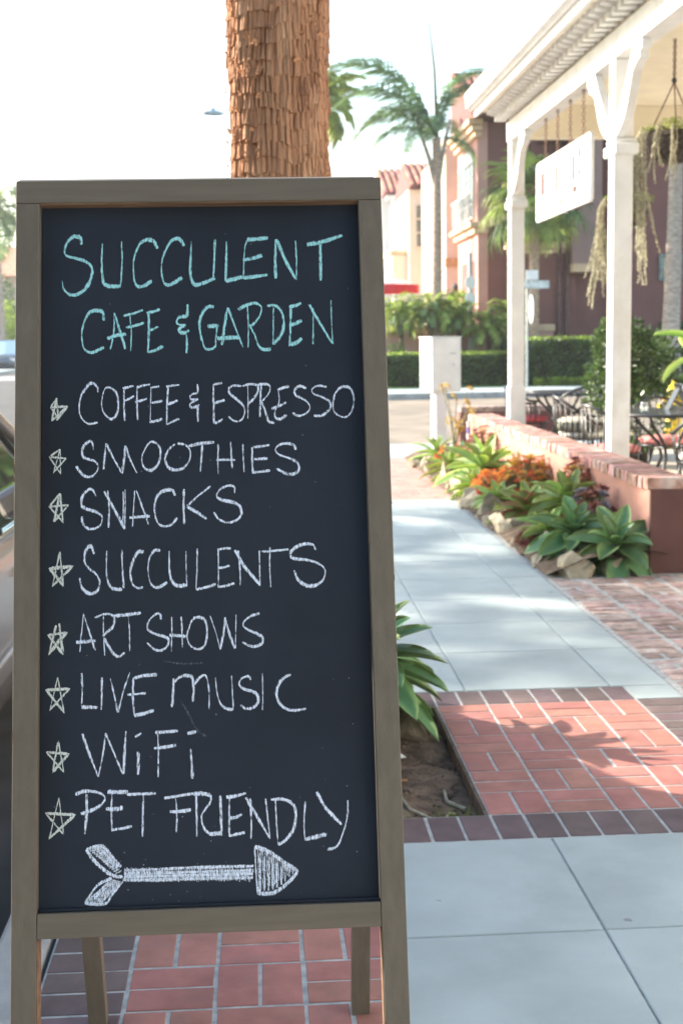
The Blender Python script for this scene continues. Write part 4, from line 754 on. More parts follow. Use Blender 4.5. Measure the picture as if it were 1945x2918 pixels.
g = MB(); g.box(2.6, 4.1, 17.1, 17.3, -.02, .50); g.build('wall_body', M['brown'], t)
caps2 = [chamfer_block(.098, .22, .07, .006, .004).mesh('cap_brick', M['oldbrick']) for _ in range(3)]
for k in range(14): inst('brick', R.choice(caps2), t, TRS((2.66+k*.106-3.2, 0, .572)))
g = MB(); g.box(2.66, 9, 8.0, 17.6, -.004, .006); o = g.build('patio_floor', M['beige'], None); o['kind'] = 'structure'

# ------------------------------------------------------------------ porch
t = thing('cafe_porch', 'white timber cafe porch with bracketed posts, toothed eave and sloping roof', 'porch', (2.42, 8.81, .6))
X0 = 2.355
def post(y):
    g = MB(); g.box(X0, X0+.13, y-.068, y+.068, .19, 3.279); p = g.build('post', M['white'], t, bevel=.008)
    if y > 12: g = MB(); g.box(X0-.012, X0+.142, y-.080, y+.080, .19, 1.02); g.build('post_base', M['white'], p, bevel=.006)
    g = MB(); g.box(X0-.014, X0+.144, y-.150, y+.150, 2.665, 2.735); g.box(X0-.008, X0+.138, y-.10, y+.10, 2.735, 2.775); g.build('post_collar', M['white'], p, bevel=.01)
out = [(.09, 2.776), (.17, 2.80), (.28, 2.86), (.36, 2.94), (.42, 3.04), (.47, 3.12), (.58, 3.165), (.62, 3.17), (.62, 3.21), (.67, 3.22), (.67, 3.278), (.47, 3.278), (.36, 3.14), (.2, 2.98), (.069, 2.85), (.069, 2.776)]
def bracket(y, s):
    g = MB(); g.prism([(y+s*a, b) for a, b in out], lambda a, b, d: (d, a, b), X0+.002, X0+.062)
    g.build('bracket', M['white'], t, bevel=.005)
for y in (12.38, 8.81, 5.24):
    post(y)
    if y < 12: bracket(y, 1)
    bracket(y, -1)
g = MB(); g.box(X0-.004, X0+.134, 3.9, 12.50, 3.280, 3.46); g.build('beam', M['white'], t, bevel=.006)
g = MB(); g.box(X0+.01, X0+.12, 3.9, 12.48, 3.461, 3.60); g.build('frieze', M['soffit'], t)
g = MB(); g.box(2.49, 4.7, 12.36, 12.49, 3.30, 3.60); g.build('end_beam', M['cream'], t)
g = MB(); g.box(2.09, X0+.009, 3.9, 12.56, 3.565, 3.585); g.build('soffit', M['soffit'], t)
g = MB(); g.box(X0+.125, 4.7, 3.9, 12.355, 3.585, 3.60); g.build('ceiling', M['cream'], t)
# crown mouldings along the eave
g = MB(); prof = [(2.06, 3.525), (2.088, 3.525), (2.088, 3.60), (2.05, 3.60), (2.05, 3.575), (2.06, 3.565)]
g.prism(prof, lambda a, b, d: (a, d, b), 3.9, 12.58); g.build('lower_fascia', M['white'], t)
g = MB(); prof = [(1.985, 3.605), (2.02, 3.585), (2.049, 3.585), (2.049, 3.72), (1.975, 3.735), (1.975, 3.70), (1.982, 3.69)]
g.prism(prof, lambda a, b, d: (a, d, b), 3.9, 12.60); g.build('gutter', M['white'], t)
g = MB(); g.prism([(1.98, 3.737), (2.05, 3.722), (4.9, 4.28), (4.9, 4.33)], lambda a, b, d: (a, d, b), 3.9, 12.6); g.build('roof', M['whiteb'], t)
g = MB(); g.prism([(2.052, 3.60), (4.9, 3.602), (4.9, 4.279), (2.052, 3.7215)], lambda a, b, d: (a, d, b), 12.50, 12.55); g.build('gable_board', M['white'], t)
dm = MB(); dm.prism([(-.11, 0), (.11, 0), (.11, -.035), (.075, -.05), (.075, -.095), (-.03, -.095), (-.03, -.05), (-.11, -.03)], lambda a, b, d: (a, d, b), -.034, .034); dme = dm.mesh('dentil', M['white'])
y = 4.0
while y < 12.5: inst('dentil', dme, t, TRS((2.27-2.42, y-8.81, 3.565-.6))); y += .146
g = MB(); g.box(5.42, 5.6, -9, 14.3, 0, 5.0); b_ = g.build('cafe_wall', M['whiteb'], None); b_['label'] = 'white stucco cafe front wall under the porch'; b_['category'] = 'building'

# hanging name board
t = thing('hanging_sign', 'white name board with faint brown lettering hung from the porch beam on chains', 'sign', (2.42, 10.5, 2.7))
g = MB(); bm_ = [(9.60, 2.452), (11.40, 2.452), (11.43, 2.48), (11.43, 2.915), (11.40, 2.943), (9.60, 2.943), (9.57, 2.915), (9.57, 2.48)]
g.prism(bm_, lambda a, b, d: (d, a, b), 2.405, 2.435); bd = g.build('name_board', M['white'], t, bevel=.004)
ink = mat('faded brown lettering', (.12, .06, .05), .8); ink2 = mat('faded grey lettering', (.09, .085, .12), .8)
def ys_(px): return 11.43-(px-175)/(1255-175)*1.86*.985+(0)   # reading position along the board, left to right
def mark(px, pw, z0, z1, m=ink, slant=0):
    pw *= 2.1
    # perspective-free width along the board
    fy = lambda q: 11.43-1.86*((q/ (1+.165*(1-q))))
    q = (px-175)/1080; ya = fy(q); yb = fy(q+pw/1080)
    g = MB(); g.prism([(ya, z0), (yb, z0), (yb+slant, z1), (ya+slant, z1)], lambda a, b, d: (d, a, b), 2.4035, 2.4049); return g.build('lettering', m, bd)
for px, pw, a, b, m_ in [(300, 16, .22, .42, ink), (330, 16, .22, .42, ink), (370, 16, .22, .44, ink2), (470, 14, .22, .42, ink), (560, 12, .34, .42, ink), (640, 24, .2, .42, ink), (745, 14, .34, .42, ink2), (745, 12, .2, .25, ink2), (850, 18, .38, .50, ink2), (850, 10, .16, .26, ink), (960, 28, .22, .42, ink2), (1070, 22, .38, .45, ink), (1070, 20, .24, .28, ink), (535, 16, .07, .12, ink), (625, 16, .07, .12, ink), (720, 12, .07, .13, ink), (745, 12, .07, .13, ink), (870, 12, -.02, .10, ink2), (980, 22, .12, .17, ink), (1015, 18, .12, .17, ink)]:
    mark(px, pw, 2.452+a*.93, 2.452+b*.93, m_)
lk = MB(); lk.tube([(.011*math.cos(a), 0, .017*math.sin(a)) for a in [i*math.pi/4 for i in range(8)]], .0035, 5, closed=True); lkm = lk.mesh('link', M['chain'])
for y in (11.12, 10.68, 10.25, 9.83):
    g = MB(); g.tube([(2.42, y, 3.262), (2.42, y, 3.279)], .006, 6); c_ = g.build('chain', M['chain'], t)
    k = 0; z = 3.26
    while z > 2.945: inst('link', lkm, c_, TRS((0, y-10.5, z-2.7), (0, 0, (k % 2)*1.571))); z -= .026; k += 1

# hanging baskets
def basket(label, loc, hz, strands, seed, pot_r=.2):
    rr = random.Random(seed); x, y, z = loc; t = thing('hanging_basket', label, 'hanging basket', loc, 0, 'hanging baskets of trailing stems')
    g = MB(); g.lathe([(.10, -.21), (.16, -.17), (pot_r, -.06), (pot_r+.01, 0), (pot_r-.01, .0), (pot_r-.02, -.02), (.02, -.03)], (x, y, z), 22); g.build('pot', M['basket'], t, smooth=True)
    for a in (0.3, 2.4, 4.5): g = MB(); g.tube([(x+pot_r*math.cos(a), y+pot_r*math.sin(a), z), (x, y, hz-.30)], .005, 5); g.build('wire', M['chain'], t)
    g = MB(); g.lathe([(.012, -.02), (.02, 0), (.012, .02)], (x, y, hz-.29), 8); g.build('hook', M['iron'], t)
    g = MB(); g.tube([(x, y, hz), (x, y, hz-.28)], .004, 5); c_ = g.build('chain', M['chain'], t)
    for k in range(12): inst('link', lkm, c_, TRS((0, 0, hz-z-.01-k*.023), (0, 0, (k % 2)*1.571)))
    lm = MB()
    for k in range(900):
        a = rr.uniform(0, 6.28); r_ = rr.uniform(0, pot_r+.05); h = rr.uniform(-.02, .12)*(1-r_/.35); s = rr.uniform(.012, .03)
        d = Vector((rr.uniform(-1, 1), rr.uniform(-1, 1), rr.uniform(-.2, 1))).normalized()*s; q = Vector((-d.y, d.x, 0))*.4
        p = Vector((x+r_*math.cos(a), y+r_*math.sin(a), z+h)); lm.add([p-q, p+q, p+d], [(0, 1, 2)])
    lm.build('foliage', M['leafl'], t, kind='stuff')
    for (a, l, n, sp_) in strands:
        for k in range(n):
            aa = a+rr.uniform(-sp_, sp_); ll = l*rr.uniform(.55, 1.0); ox, oy = math.cos(aa), math.sin(aa); rr2 = pot_r+rr.uniform(0, .05)
            pts = [Vector((x+ox*pot_r*.6, y+oy*pot_r*.6, z+.01)), Vector((x+ox*rr2, y+oy*rr2, z+.03)), Vector((x+ox*(rr2+.04), y+oy*(rr2+.04), z-.05))]
            m_ = int(ll/.06); dx = rr.uniform(-.02, .02); dy = rr.uniform(-.02, .02); cur = rr.uniform(-.12, .12)
            for i in range(1, m_): q = i/m_; pts.append(Vector((x+ox*(rr2+.045)+dx*i*.3+cur*q*q, y+oy*(rr2+.045)+dy*i*.3, z-.05-ll*q)))
            sm = MB(); sm.tube(pts, .004, 4)
            for i in range(2, len(pts)):     # little overlapping leaves up the stem
                for j in range(10):
                    p = pts[i-1].lerp(pts[i], j/10); an = rr.uniform(0, 6.28); d = Vector((math.cos(an), math.sin(an), -.7))*.016; q = Vector((-math.sin(an), math.cos(an), 0))*.006
                    sm.add([p-q, p+d*.6+q*1.2, p+d, p+d*.6-q*1.2], [(0, 1, 2, 3)])
            sm.build('trailing_stem', M['tail'], t)
    return t
basket('dark coir basket with long dusty stems trailing beside the near post', (3.02, 9.6, 2.93), 3.585, [(math.pi*.98, 1.12, 16, .45), (math.pi*1.35, .45, 6, .4), (4.7, .35, 4, .8)], 3, .19)
basket('greener trailing basket hanging behind the near post', (3.20, 11.4, 2.62), 3.585, [(math.pi*1.0, .95, 20, .5), (4.6, .5, 8, .8)], 5, .17)

# full size of the porch and of what hangs from it, its posts standing just behind the wall
for nm in ('cafe_porch', 'hanging_sign', 'hanging_basket', 'hanging_basket.001'):
    o = bpy.data.objects[nm]; K = 1.145; o.location = (o.location.x*K, o.location.y*K, 1.515+(o.location.z-1.515)*K); o.scale = (K, K, K)
# ------------------------------------------------------------------ patio furniture
def chair(label, loc, rz, cm, cl=None):
    t = thing('patio_chair', label, 'chair', loc, rz, 'iron patio chairs with cushions')
    def B(g, n, m=M['iron'], sm=True): return g.build(n, m, t, smooth=sm, world=False)
    g = MB(); g.tube([(.24*math.cos(a), .24*math.sin(a), .42) for a in [i*math.pi/12 for i in range(24)]], .011, 6, closed=True); B(g, 'seat_ring')
    g = MB(); [g.box(-.23*math.sqrt(max(0, 1-(k/6)**2)), .23*math.sqrt(max(0, 1-(k/6)**2)), k*.035-.006, k*.035+.006, .415, .42) for k in range(-6, 7)]; B(g, 'seat_slats', sm=False)
    top = []
    for i in range(17):
        a = math.radians(-25+230*i/16); top.append(Vector((.30*math.cos(a), .29*math.sin(a), .66+.20*max(0, math.sin(a))**1.2)))
    g = MB(); g.tube(top, .016, 6); B(g, 'back_rail')
    for i in range(17):
        a = math.radians(-25+230*i/16); g = MB(); g.tube([(.235*math.cos(a), .235*math.sin(a), .42), (.275*math.cos(a), .27*math.sin(a), .5), tuple(top[i])], .0062, 5); B(g, 'rod')
    for sx_, sy_ in ((1, 1), (-1, 1), (1, -1), (-1, -1)):
        g = MB(); g.tube([(.17*sx_, .17*sy_, .42), (.19*sx_, .19*sy_, .25), (.23*sx_, .23*sy_, .012)], .011, 6); B(g, 'leg')
    g = MB(); g.lathe([(.10, .425), (.215, .43), (.235, .455), (.228, .485), (.15, .50), (.02, .503)], (0, 0, 0), 24); B(g, 'cushion', cm)
    return t
def table(label, loc, r=.6, h=.78):
    t = thing('patio_table', label, 'table', loc, .39, 'octagonal black patio tables')
    def B(g, n, m=M['iron'], sm=True): return g.build(n, m, t, smooth=sm, world=False)
    oc = [(r*math.cos(i*math.pi/4), r*math.sin(i*math.pi/4)) for i in range(8)]
    g = MB(); g.tube([(x, y, h-.012) for x, y in oc], .016, 8, closed=True); B(g, 'rim')
    g = MB(); g.prism([(x*.985, y*.985) for x, y in oc], lambda a, b, d: (a, b, d), h-.008, h+.002); B(g, 'glass_top', M['smoke'], False)
    for i in range(4):
        a = i*math.pi/2+.39; c_, s_ = math.cos(a), math.sin(a)
        g = MB(); g.tube([(c_*.42, s_*.42, h-.02), (c_*.34, s_*.34, h-.12), (c_*.13, s_*.13, h-.3), (c_*.10, s_*.10, .35), (c_*.2, s_*.2, .14), (c_*.38, s_*.38, .012)], .016, 6); B(g, 'leg')
    g = MB(); g.tube([(.13*math.cos(i*.524), .13*math.sin(i*.524), .45) for i in range(12)], .01, 6, closed=True); B(g, 'brace_ring')
    return t
M['smoke'] = mat('smoked table glass', (.10, .105, .11), .12, .03, 5, spec=.8)
table('black octagonal patio table nearest the sidewalk, set with condiments', (3.76, 11.85, .006))
table('black octagonal patio table at the street end of the patio', (3.75, 16.2, .006))
PI = math.pi
chair('iron chair with faded pink cushion left of the near table', (3.18, 11.7, .006), PI/2+.25, M['cushpale'])
chair('iron chair with faded pink cushion on the far side of the near table', (3.9, 12.55, .006), -.05, M['cushpale'])
chair('iron chair with off white cushion on the near side of the near table', (3.72, 10.75, .006), PI, M['cushwhite'])
chair('iron chair with red cushion left of the far table', (3.3, 16.1, .006), PI/2-.3, M['cushion'])
chair('iron chair with red cushion on the near side of the far table', (3.85, 15.75, .006), PI+.1, M['cushion'])
stripe = mat('striped cushion', (.50, .48, .40), .9, .05, 10)
t = chair('iron chair with a striped round cushion between the two tables', (3.32, 13.5, .006), PI/2, M['cushwhite'])
g = MB(); dkc = mat('dark stripe fabric', (.09, .09, .07), .9)
for k in range(30):
    a = k*2*PI/30; 
    g.prism([(.262, .505), (.268, .54), (.262, .60), (.256, .60), (.256, .505)], lambda r_, z_, d: (r_*math.cos(d), r_*math.sin(d), z_), a, a+.09)
g2 = MB(); g2.lathe([(.20, .504), (.255, .51), (.262, .55), (.255, .60), (.2, .63), (.03, .64)], (0, 0, 0), 30); p_ = g2.build('striped_cushion', stripe, t, smooth=True, world=False); g.build('stripes', dkc, p_, world=False)
# things on the near table
t = thing('menu_stand', 'small black folding menu stand on the near table', 'menu stand', (3.86, 12.0, .79))
for s in (-1, 1):
    g = MB(); g.prism([(-.10*s-.008, 0), (-.10*s+.008, 0), (.02*s+.008, .24), (.02*s-.008, .24)], lambda a, b, d: (3.86+a, d, .79+b), 11.93, 12.07); g.build('leaf_panel', M['iron'], t)
t = thing('glass_jar', 'small clear glass jar glinting on the near table', 'jar', (3.43, 11.62, .79))
g = MB(); g.lathe([(.03, 0), (.035, .02), (.035, .06), (.028, .075)], (3.43, 11.62, .79), 14); g.build('jar_body', glass('clear glass', (.9, .95, .95), 1), t, smooth=True)
g = MB(); g.lathe([(.03, .076), (.031, .09), (.005, .093)], (3.43, 11.62, .79), 14); g.build('jar_lid', M['chrome'], t, smooth=True)
# ------------------------------------------------------------------ street furniture
t = thing('utility_cabinet', 'white metal utility cabinet on a square post at the corner of the side street', 'utility cabinet', (2.27, 16.55, 0))
rz = Matrix.Rotation(.0, 3, 'Z')
g = MB(); g.box(2.10, 2.50, 16.42, 16.80, .80, 1.475); bd = g.build('cabinet_body', M['white'], t, bevel=.012)
g = MB(); g.box(2.12, 2.48, 16.405, 16.4195, .82, 1.455); dr = g.build('door', M['white'], bd, bevel=.004)
for a, b, c, d in ((2.34, 2.42, 1.27, 1.288),): g = MB(); g.box(a, b, 16.401, 16.4045, c, d); g.build('handle', M['galv'], dr)
g = MB(); g.lathe([(.012, -.002), (.012, .004), (.003, .006)], (0, 0, 0), 10)
me = g.mesh('lock', M['galv']); inst('lock', me, dr, TRS((2.39-2.27, 16.404-16.55, 1.14), (PI/2, 0, 0)))
g = MB(); g.box(2.092, 2.0995, 16.50, 16.66, 1.06, 1.22); g.build('side_label', M['galv'], bd)
g = MB(); g.box(2.09, 2.51, 16.41, 16.81, 1.476, 1.49); g.build('lid', M['white'], t, bevel=.004)
g = MB(); g.box(2.165, 2.315, 16.46, 16.61, 0, .7995); g.build('post', M['whiteb'], t, bevel=.006)

t = thing('street_sign_post', 'slim steel post with street name plates and an edge-on octagonal sign on the far corner', 'street sign', (7.46, 36.6, 0))
g = MB(); g.tube([(7.46, 36.6, 0), (7.46, 36.6, 3.02)], .035, 8); g.build('post', M['galv'], t)
g = MB(); g.box(7.42, 7.76, 36.55, 36.58, 2.98, 3.24); g.build('upper_plate', M['white'], t)
g = MB(); g.box(6.98, 8.06, 36.52, 36.545, 2.74, 2.95); pl = g.build('name_plate', mat('grey sign plate', (.45, .52, .50), .5), t)
g = MB()
for k in range(9): g.box(7.25+k*.08, 7.25+k*.08+R.choice((.03, .05)), 36.512, 36.519, 2.79, 2.79+R.choice((.07, .11)))
g.build('name_lettering', M['white'], pl)
Mo = Matrix.Rotation(math.radians(86), 3, 'Z')
g = MB(); g.prism([(.42*math.cos(PI/8+i*PI/4), .42*math.sin(PI/8+i*PI/4)) for i in range(8)], lambda a, b, d: tuple(Mo @ Vector((a, d, b))+Vector((7.58, 36.6, 2.18))), -.01, .01); g.build('octagonal_sign', M['whiteb'], t)

t = thing('sign_post', 'tall pale post with two small white signs in front of the shadowed doorway', 'sign post', (6.55, 40.9, .03))
g = MB(); g.tube([(6.55, 40.9, .03), (6.55, 40.9, 4.0)], .06, 8); g.build('post', M['galv'], t)
for z in (3.1, 2.6): g = MB(); g.prism([(.17*math.cos(i*PI/6), .17*math.sin(i*PI/6)) for i in range(12)], lambda a, b, d: (6.55+a, d, z+b*1.2), 40.80, 40.83); g.build('sign_plate', M['white'], t)

t = thing('fire_hydrant', 'yellow fire hydrant standing at the kerb behind the patio', 'fire hydrant', (5.38, 16.9, 0))
c = (5.38, 16.9, 0)
g = MB(); g.lathe([(.15, 0), (.15, .04), (.10, .05), (.095, .20), (.13, .21), (.13, .25), (.105, .26), (.105, .60), (.14, .61), (.14, .65), (.12, .66), (.115, .74), (.08, .80), (.03, .83), (.03, .87), (.005, .875)], c, 20); g.build('barrel', M['yellow'], t, smooth=True)
for dx, dy, r_ in ((-1, 0, .065), (1, 0, .065), (0, -1, .085)):
    g = MB(); d = Vector((dx, dy, 0)); p = Vector(c)+Vector((0, 0, .50)); g.tube([p+d*.08, p+d*.16, p+d*.161, p+d*.20, p+d*.201, p+d*.225], [r_*.8, r_*.8, r_*1.2, r_*1.2, r_*.45, r_*.45], 12); g.build('outlet_cap', M['yellow'], t)

t = thing('street_lamp', 'cobra head street lamp seen left of the big palm trunk', 'street lamp', (1.2, 30, 0))
g = MB(); g.tube([(1.2, 30, 0), (1.2, 30, 6.1), (1.1, 30, 6.45), (.6, 30, 6.6), (-.65, 30, 6.52)], [.09, .06, .05, .04, .035], 8); g.build('pole', M['galv'], t, smooth=True)
g = MB(); g.lathe([(.02, -.05), (.2, -.045), (.28, -.0), (.22, .04), (.06, .07), (.05, .12), (.005, .125)], (0, 0, 0), 16, .95, .45)
me = g.mesh('lamp_head', mat('pale lamp housing', (.40, .48, .52), .5), True); inst('lamp_head', me, t, TRS((-.88-1.2, 0, 6.43), (0, .04, 0)))

bpy.data.objects['utility_cabinet'].rotation_euler[2] = .30
# ------------------------------------------------------------------ shrubs and hedges
def leafcloud(pick, n, s, rr, asp=.55, out=.8):
    g = MB()
    for k in range(n):
        p, nrm = pick(rr); d = (Vector((rr.uniform(-1, 1), rr.uniform(-1, 1), rr.uniform(-.6, 1)))+nrm*out).normalized()
        q = d.cross(Vector((rr.uniform(-1, 1), rr.uniform(-1, 1), rr.uniform(-1, 1)))).normalized(); l = s*rr.uniform(.6, 1.3); u = d.cross(q)*l*.12
        p = Vector(p); g.add([p, p+d*l*.5+q*l*asp*.5+u, p+d*l, p+d*l*.5-q*l*asp*.5+u], [(0, 1, 2), (0, 2, 3)])
    return g
def hedge(label, x0, x1, y0, y1, z0, z1, n, seed, m, m2=None, s=.09, core=True, name='hedge', group='clipped hedges on the far corner'):
    t = thing(name, label, 'hedge', ((x0+x1)/2, y0, z0), 0, group); rr = random.Random(seed)
    def pk(r):
        f = r.random(); bx = .10
        x = r.uniform(x0, x1); y = r.uniform(y0, y1); z = r.uniform(z0, z1); w_ = .08*noise.noise(Vector((x*1.7, y*1.7, z*2)))
        if f < .5: return (x, y0+abs(r.gauss(0, .07))+w_, z), Vector((0, -1, .2))
        if f < .85: return (x, y, z1-abs(r.gauss(0, .06))+w_), Vector((0, 0, 1))
        return (x0+abs(r.gauss(0, .07))+w_, y, z), Vector((-1, 0, .2))
    if core:
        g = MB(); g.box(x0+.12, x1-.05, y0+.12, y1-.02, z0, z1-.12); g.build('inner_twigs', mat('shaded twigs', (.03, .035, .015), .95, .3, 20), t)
    leafcloud(pk, n, s, rr).build('foliage', m, t, kind='stuff')
    if m2: leafcloud(lambda r: ((r.uniform(x0, x1), r.uniform(y0, y1), z1+abs(r.gauss(0, .03))), Vector((0, 0, 1))), n//5, s, rr).build('top_leaves', m2, t, kind='stuff')  # lighter lime leaves spread along the top
    return t
hedge('long low clipped hedge behind the utility cabinet', 3.0, 7.35, 38.2, 39.3, .0, .90, 9000, 1, M['leafb'], M['leafl'])
hedge('taller clipped hedge right of the street sign post', 7.45, 11.2, 37.6, 40.6, .0, 1.28, 14000, 2, M['leafb'], M['leafl'], .1)
hedge('dark hedge far right behind the second tall palm', 12.6, 20, 40.2, 41.2, .0, 1.7, 6000, 3, M['leafd'], None, .12)
hedge('strip of bright lime ground cover along the far pavement', 7.9, 9.9, 37.35, 37.58, 0, .2, 1500, 4, M['leafl'], None, .09, False, 'ground_cover', None)
hedge('mound of lime ground cover round the base of the tall grey palm', 10.9, 12.9, 37.0, 37.9, 0, .22, 2500, 5, M['leafl'], None, .09, False, 'ground_cover', None)
def bush(name, label, c, rad, n, s, m, seed, cat='bush', group=None, stemn=5):
    rr = random.Random(seed); t = thing(name, label, cat, (c[0], c[1], max(c[2]-rad[2], 0)), 0, group)
    lob = [(Vector((rr.uniform(-.6, .6)*rad[0], rr.uniform(-.6, .6)*rad[1], rr.uniform(-.55, .6)*rad[2])), rr.uniform(.35, .6)) for _ in range(9)]
    def pk(r):
        o, k = r.choice(lob); a = Vector((r.gauss(0, 1), r.gauss(0, 1), r.gauss(0, 1))).normalized(); q = r.uniform(.72, 1.05)
        return Vector(c)+o+Vector((a.x*rad[0]*k, a.y*rad[1]*k, a.z*rad[2]*k))*q, a
    leafcloud(pk, n, s, rr).build('foliage', m, t, kind='stuff')
    g = MB()
    for k in range(stemn):
        e = Vector(c)+lob[k][0]; g.tube([(c[0]+rr.uniform(-.1, .1), c[1]+rr.uniform(-.1, .1), max(0, c[2]-rad[2]*1.2)), (Vector((c[0], c[1], c[2]-rad[2]*.4))+e)*.5, e], [.03, .02, .01], 5)
    g.build('trunk', M['stem'], t); return t
bush('leafy_bush', 'dense glossy green bush behind the patio tables', (4.15, 14.6, .98), (.62, .6, .66), 5200, .075, M['leafb'], 3)
g = MB(); g.lathe([(.22, 0), (.30, .30), (.33, .32), (.30, .33)], (4.15, 14.6, .01), 20); o = g.build('planter_pot', M['basket'], None, smooth=True); o['label'] = 'dark round pot holding the glossy green bush'; o['category'] = 'plant pot'
t = thing('canna_plant', 'broad yellow green leaved plant at the right edge of the patio', 'plant', (4.40, 13.2, .01))
lm_ = [leaf_mesh('canna_leaf', AGL, .42, .36, .5, .15, round_=False) for _ in range(2)]
g = MB(); g.tube([(4.40, 13.2, 0), (4.39, 13.2, .8), (4.38, 13.2, 1.5)], [.03, .025, .012], 6); g.build('stem', M['stem'], t)
for k in range(6):
    inst('leaf', lm_[k % 2], t, Matrix.Translation((0, 0, 1.25+k*.05)) @ Matrix.Rotation(2.7+k*2.2, 4, 'Z') @ Matrix.Rotation(.5-.9*(k == 3), 4, 'Y'))

# ------------------------------------------------------------------ palms of the far corner
rr = random.Random(21)
QF = [feather('queen_frond', mat('queen palm leaflet', (.13, .21, .08), .45, .3, 2, spec=.5, trans=.3), 3.3, d, 1.0, 110, i, 1.5, .034) for i, d in enumerate((1.5, 1.9, 2.3))]
def palm(label, x, y, z0, z1, r0, r1, fr, n, bend=0, m=None, e0=1.3, e1=-.6, spear=0, seed=1, cat='palm tree', group=None, nring=40, sc_=(.8, 1.1), shaft=None):
    rr = random.Random(seed); t = thing('palm_tree', label, cat, (x, y, z0), 0, group)
    pts = []; rs = []
    for i in range(nring*2+1):
        q = i/(nring*2); pts.append((x+bend*math.sin(q*PI*.5)*(1-q*.3), y, z0+(z1-z0)*q)); rs.append((r0+(r1-r0)*min(1, q*1.2))*(1+.05*(i % 2))+.12*math.exp(-q*16)*r0/.2)
    g = MB(); g.tube(pts, rs, 14); g.build('trunk', m or M['pbark'], t, smooth=True)
    top = Vector(pts[-1])-Vector((x, y, z0))
    if shaft: g = MB(); g.tube([top+Vector((0, 0, -.1)), top+Vector((0, 0, .5)), top+Vector((0, 0, 1.0))], [r1*1.1, r1*1.25, r1*.4], 10); g.build('crownshaft', M['stem'], t, world=False)
    for k in range(n):
        f = (k+.5)/n; az = k*2.39996+seed; el = e0+(e1-e0)*f
        inst('frond', rr.choice(fr), t, Matrix.Translation(top+Vector((0, 0, .15))) @ Matrix.Rotation(az, 4, 'Z') @ Matrix.Rotation(-el, 4, 'Y') @ Matrix.Rotation(rr.uniform(-.3, .3), 4, 'X') @ Matrix.Scale(rr.uniform(*sc_), 4))
    if spear: g = MB(); g.tube([top+Vector((.02, 0, 0)), top+Vector((-.05, 0, spear*.5)), top+Vector((-.28, 0, spear))], [.06, .045, .01], 6); g.build('spear_leaf', M['stem'], t, world=False)
    return t
# queen palm: fronds placed to the left, right and behind
q = palm('tall grey trunked palm with drooping feather fronds and a bare upright spear', 5.42, 40.6, .03, 7.4, .19, .13, QF, 0, bend=.12, spear=4.0, seed=2, m=mat('brown grey palm trunk', (.38, .28, .22), .9, .2, 6, .5, 20, stretch=(1, 1, 4), bdist=.02))
top = Vector((.12*math.sin(PI/2)*.7, 0, 7.4))
for az, el, s, k in ((172, 69, 1.3, 0), (183, 60, 1.15, 1), (168, 45, .9, 1), (8, 92, 1.05, 2), (4, 84, .8, 1), (195, 25, .7, 0), (150, 58, .85, 1), (60, 50, .6, 1), (90, 50, .8, 1), (265, 45, .6, 1), (230, 15, .6, 0), (0, 0, .5, 0)):
    inst('frond', QF[k], q, Matrix.Translation(top) @ Matrix.Rotation(math.radians(az), 4, 'Z') @ Matrix.Rotation(-math.radians(el), 4, 'Y') @ Matrix.Scale(s, 4))
for dx in (.16, -.24):
    g = MB(); g.tube([top+Vector((0, 0, -1.6)), top+Vector((dx, 0, -.6)), top+Vector((dx*2.6, .1, .55))], [.1, .08, .04], 6); g.build('leaf_base', M['pbark'], q, world=False)
palm('distant palm whose green crown shows right of the big trunk', 2.1, 46, .8, 9.2, .2, .15, [feather('short_frond', M['frondl'], 2.0, 1.8, .6, 90, 3, 1.0, .05), feather('short_frond', M['frondl'], 1.9, 1.2, .6, 90, 4, 1.0, .05)], 26, seed=3, sc_=(.8, 1.1))
FF = [fan('fan_frond', M['frond'], 1.15, .95, 30, i+5, .8, 3.2, .045) for i in range(3)]+[fan('fan_frond', M['frondl'], 1.1, .95, 28, 9, .8, 3.0, .045)]
palm('slim fan palm with a full drooping crown behind the hanging sign', 8.2, 39.2, .03, 5.2, .15, .14, [FF[3], FF[3], FF[0]], 26, seed=4, m=mat('tan fan palm trunk', (.38, .27, .19), .9, .25, 6, .5, 20, stretch=(1, 1, 4), bdist=.02), e0=1.3, e1=-.7, sc_=(.75, 1.0))
palm('thick grey ringed palm trunk at the right edge beyond the hedge', 11.75, 37.4, .05, 8.4, .26, .17, FF, 34, seed=5, bend=.15)
# off to the left, across the main street: gives the dappled shade on the walk
LFF = [fan('fan_frond', M['frond'], 1.15, .95, 22, i+15, .8, 3.0, .05) for i in range(2)]
LBL2 = ['leftmost', 'second']
for i, (x, y, h_) in enumerate(((-11.6, 17.1, 6.6), (-15.2, 16.3, 8.2))):
    palm('fan palm on the opposite pavement, %s' % ('nearer the street' if i == 0 else 'set further back'), x, y, 0, h_, .2, .16, LFF, 27, seed=7+i, e1=-1.1)
PD = [feather('low_frond', M['frondl'], 1.0, d, .26, 36, i, .35, .03) for i, d in enumerate((1.3, 1.8))]+[feather('low_frond', M['frond'], 1.0, 1.6, .26, 36, 5, .35, .03)]
lowp = [(4.35, 40.4, 1.95, 0, 'first small palm from the left above the low pink wall'), (5.15, 40.1, 2.1, .1, 'small palm just left of the grey palm trunk'), (6.25, 40.3, 1.9, -.2, 'small bushy palm just right of the grey palm trunk'), (6.75, 39.9, 1.55, .3, 'small palm with curved trunk over the shaded wall'), (7.5, 40.3, 2.0, .25, 'small palm with leaning trunk left of the first porch post')]
for i, (x, y, h_, b_, lb) in enumerate(lowp): palm(lb, x, y, .03, h_, .09, .07, PD, 30, bend=b_, m=mat('dark small palm trunk', (.10, .07, .05), .95, .3, 8), e0=1.3, e1=-.4, seed=30+i, cat='small palm', group='small palms in front of the pink wall', nring=8, sc_=(.75, 1.05))
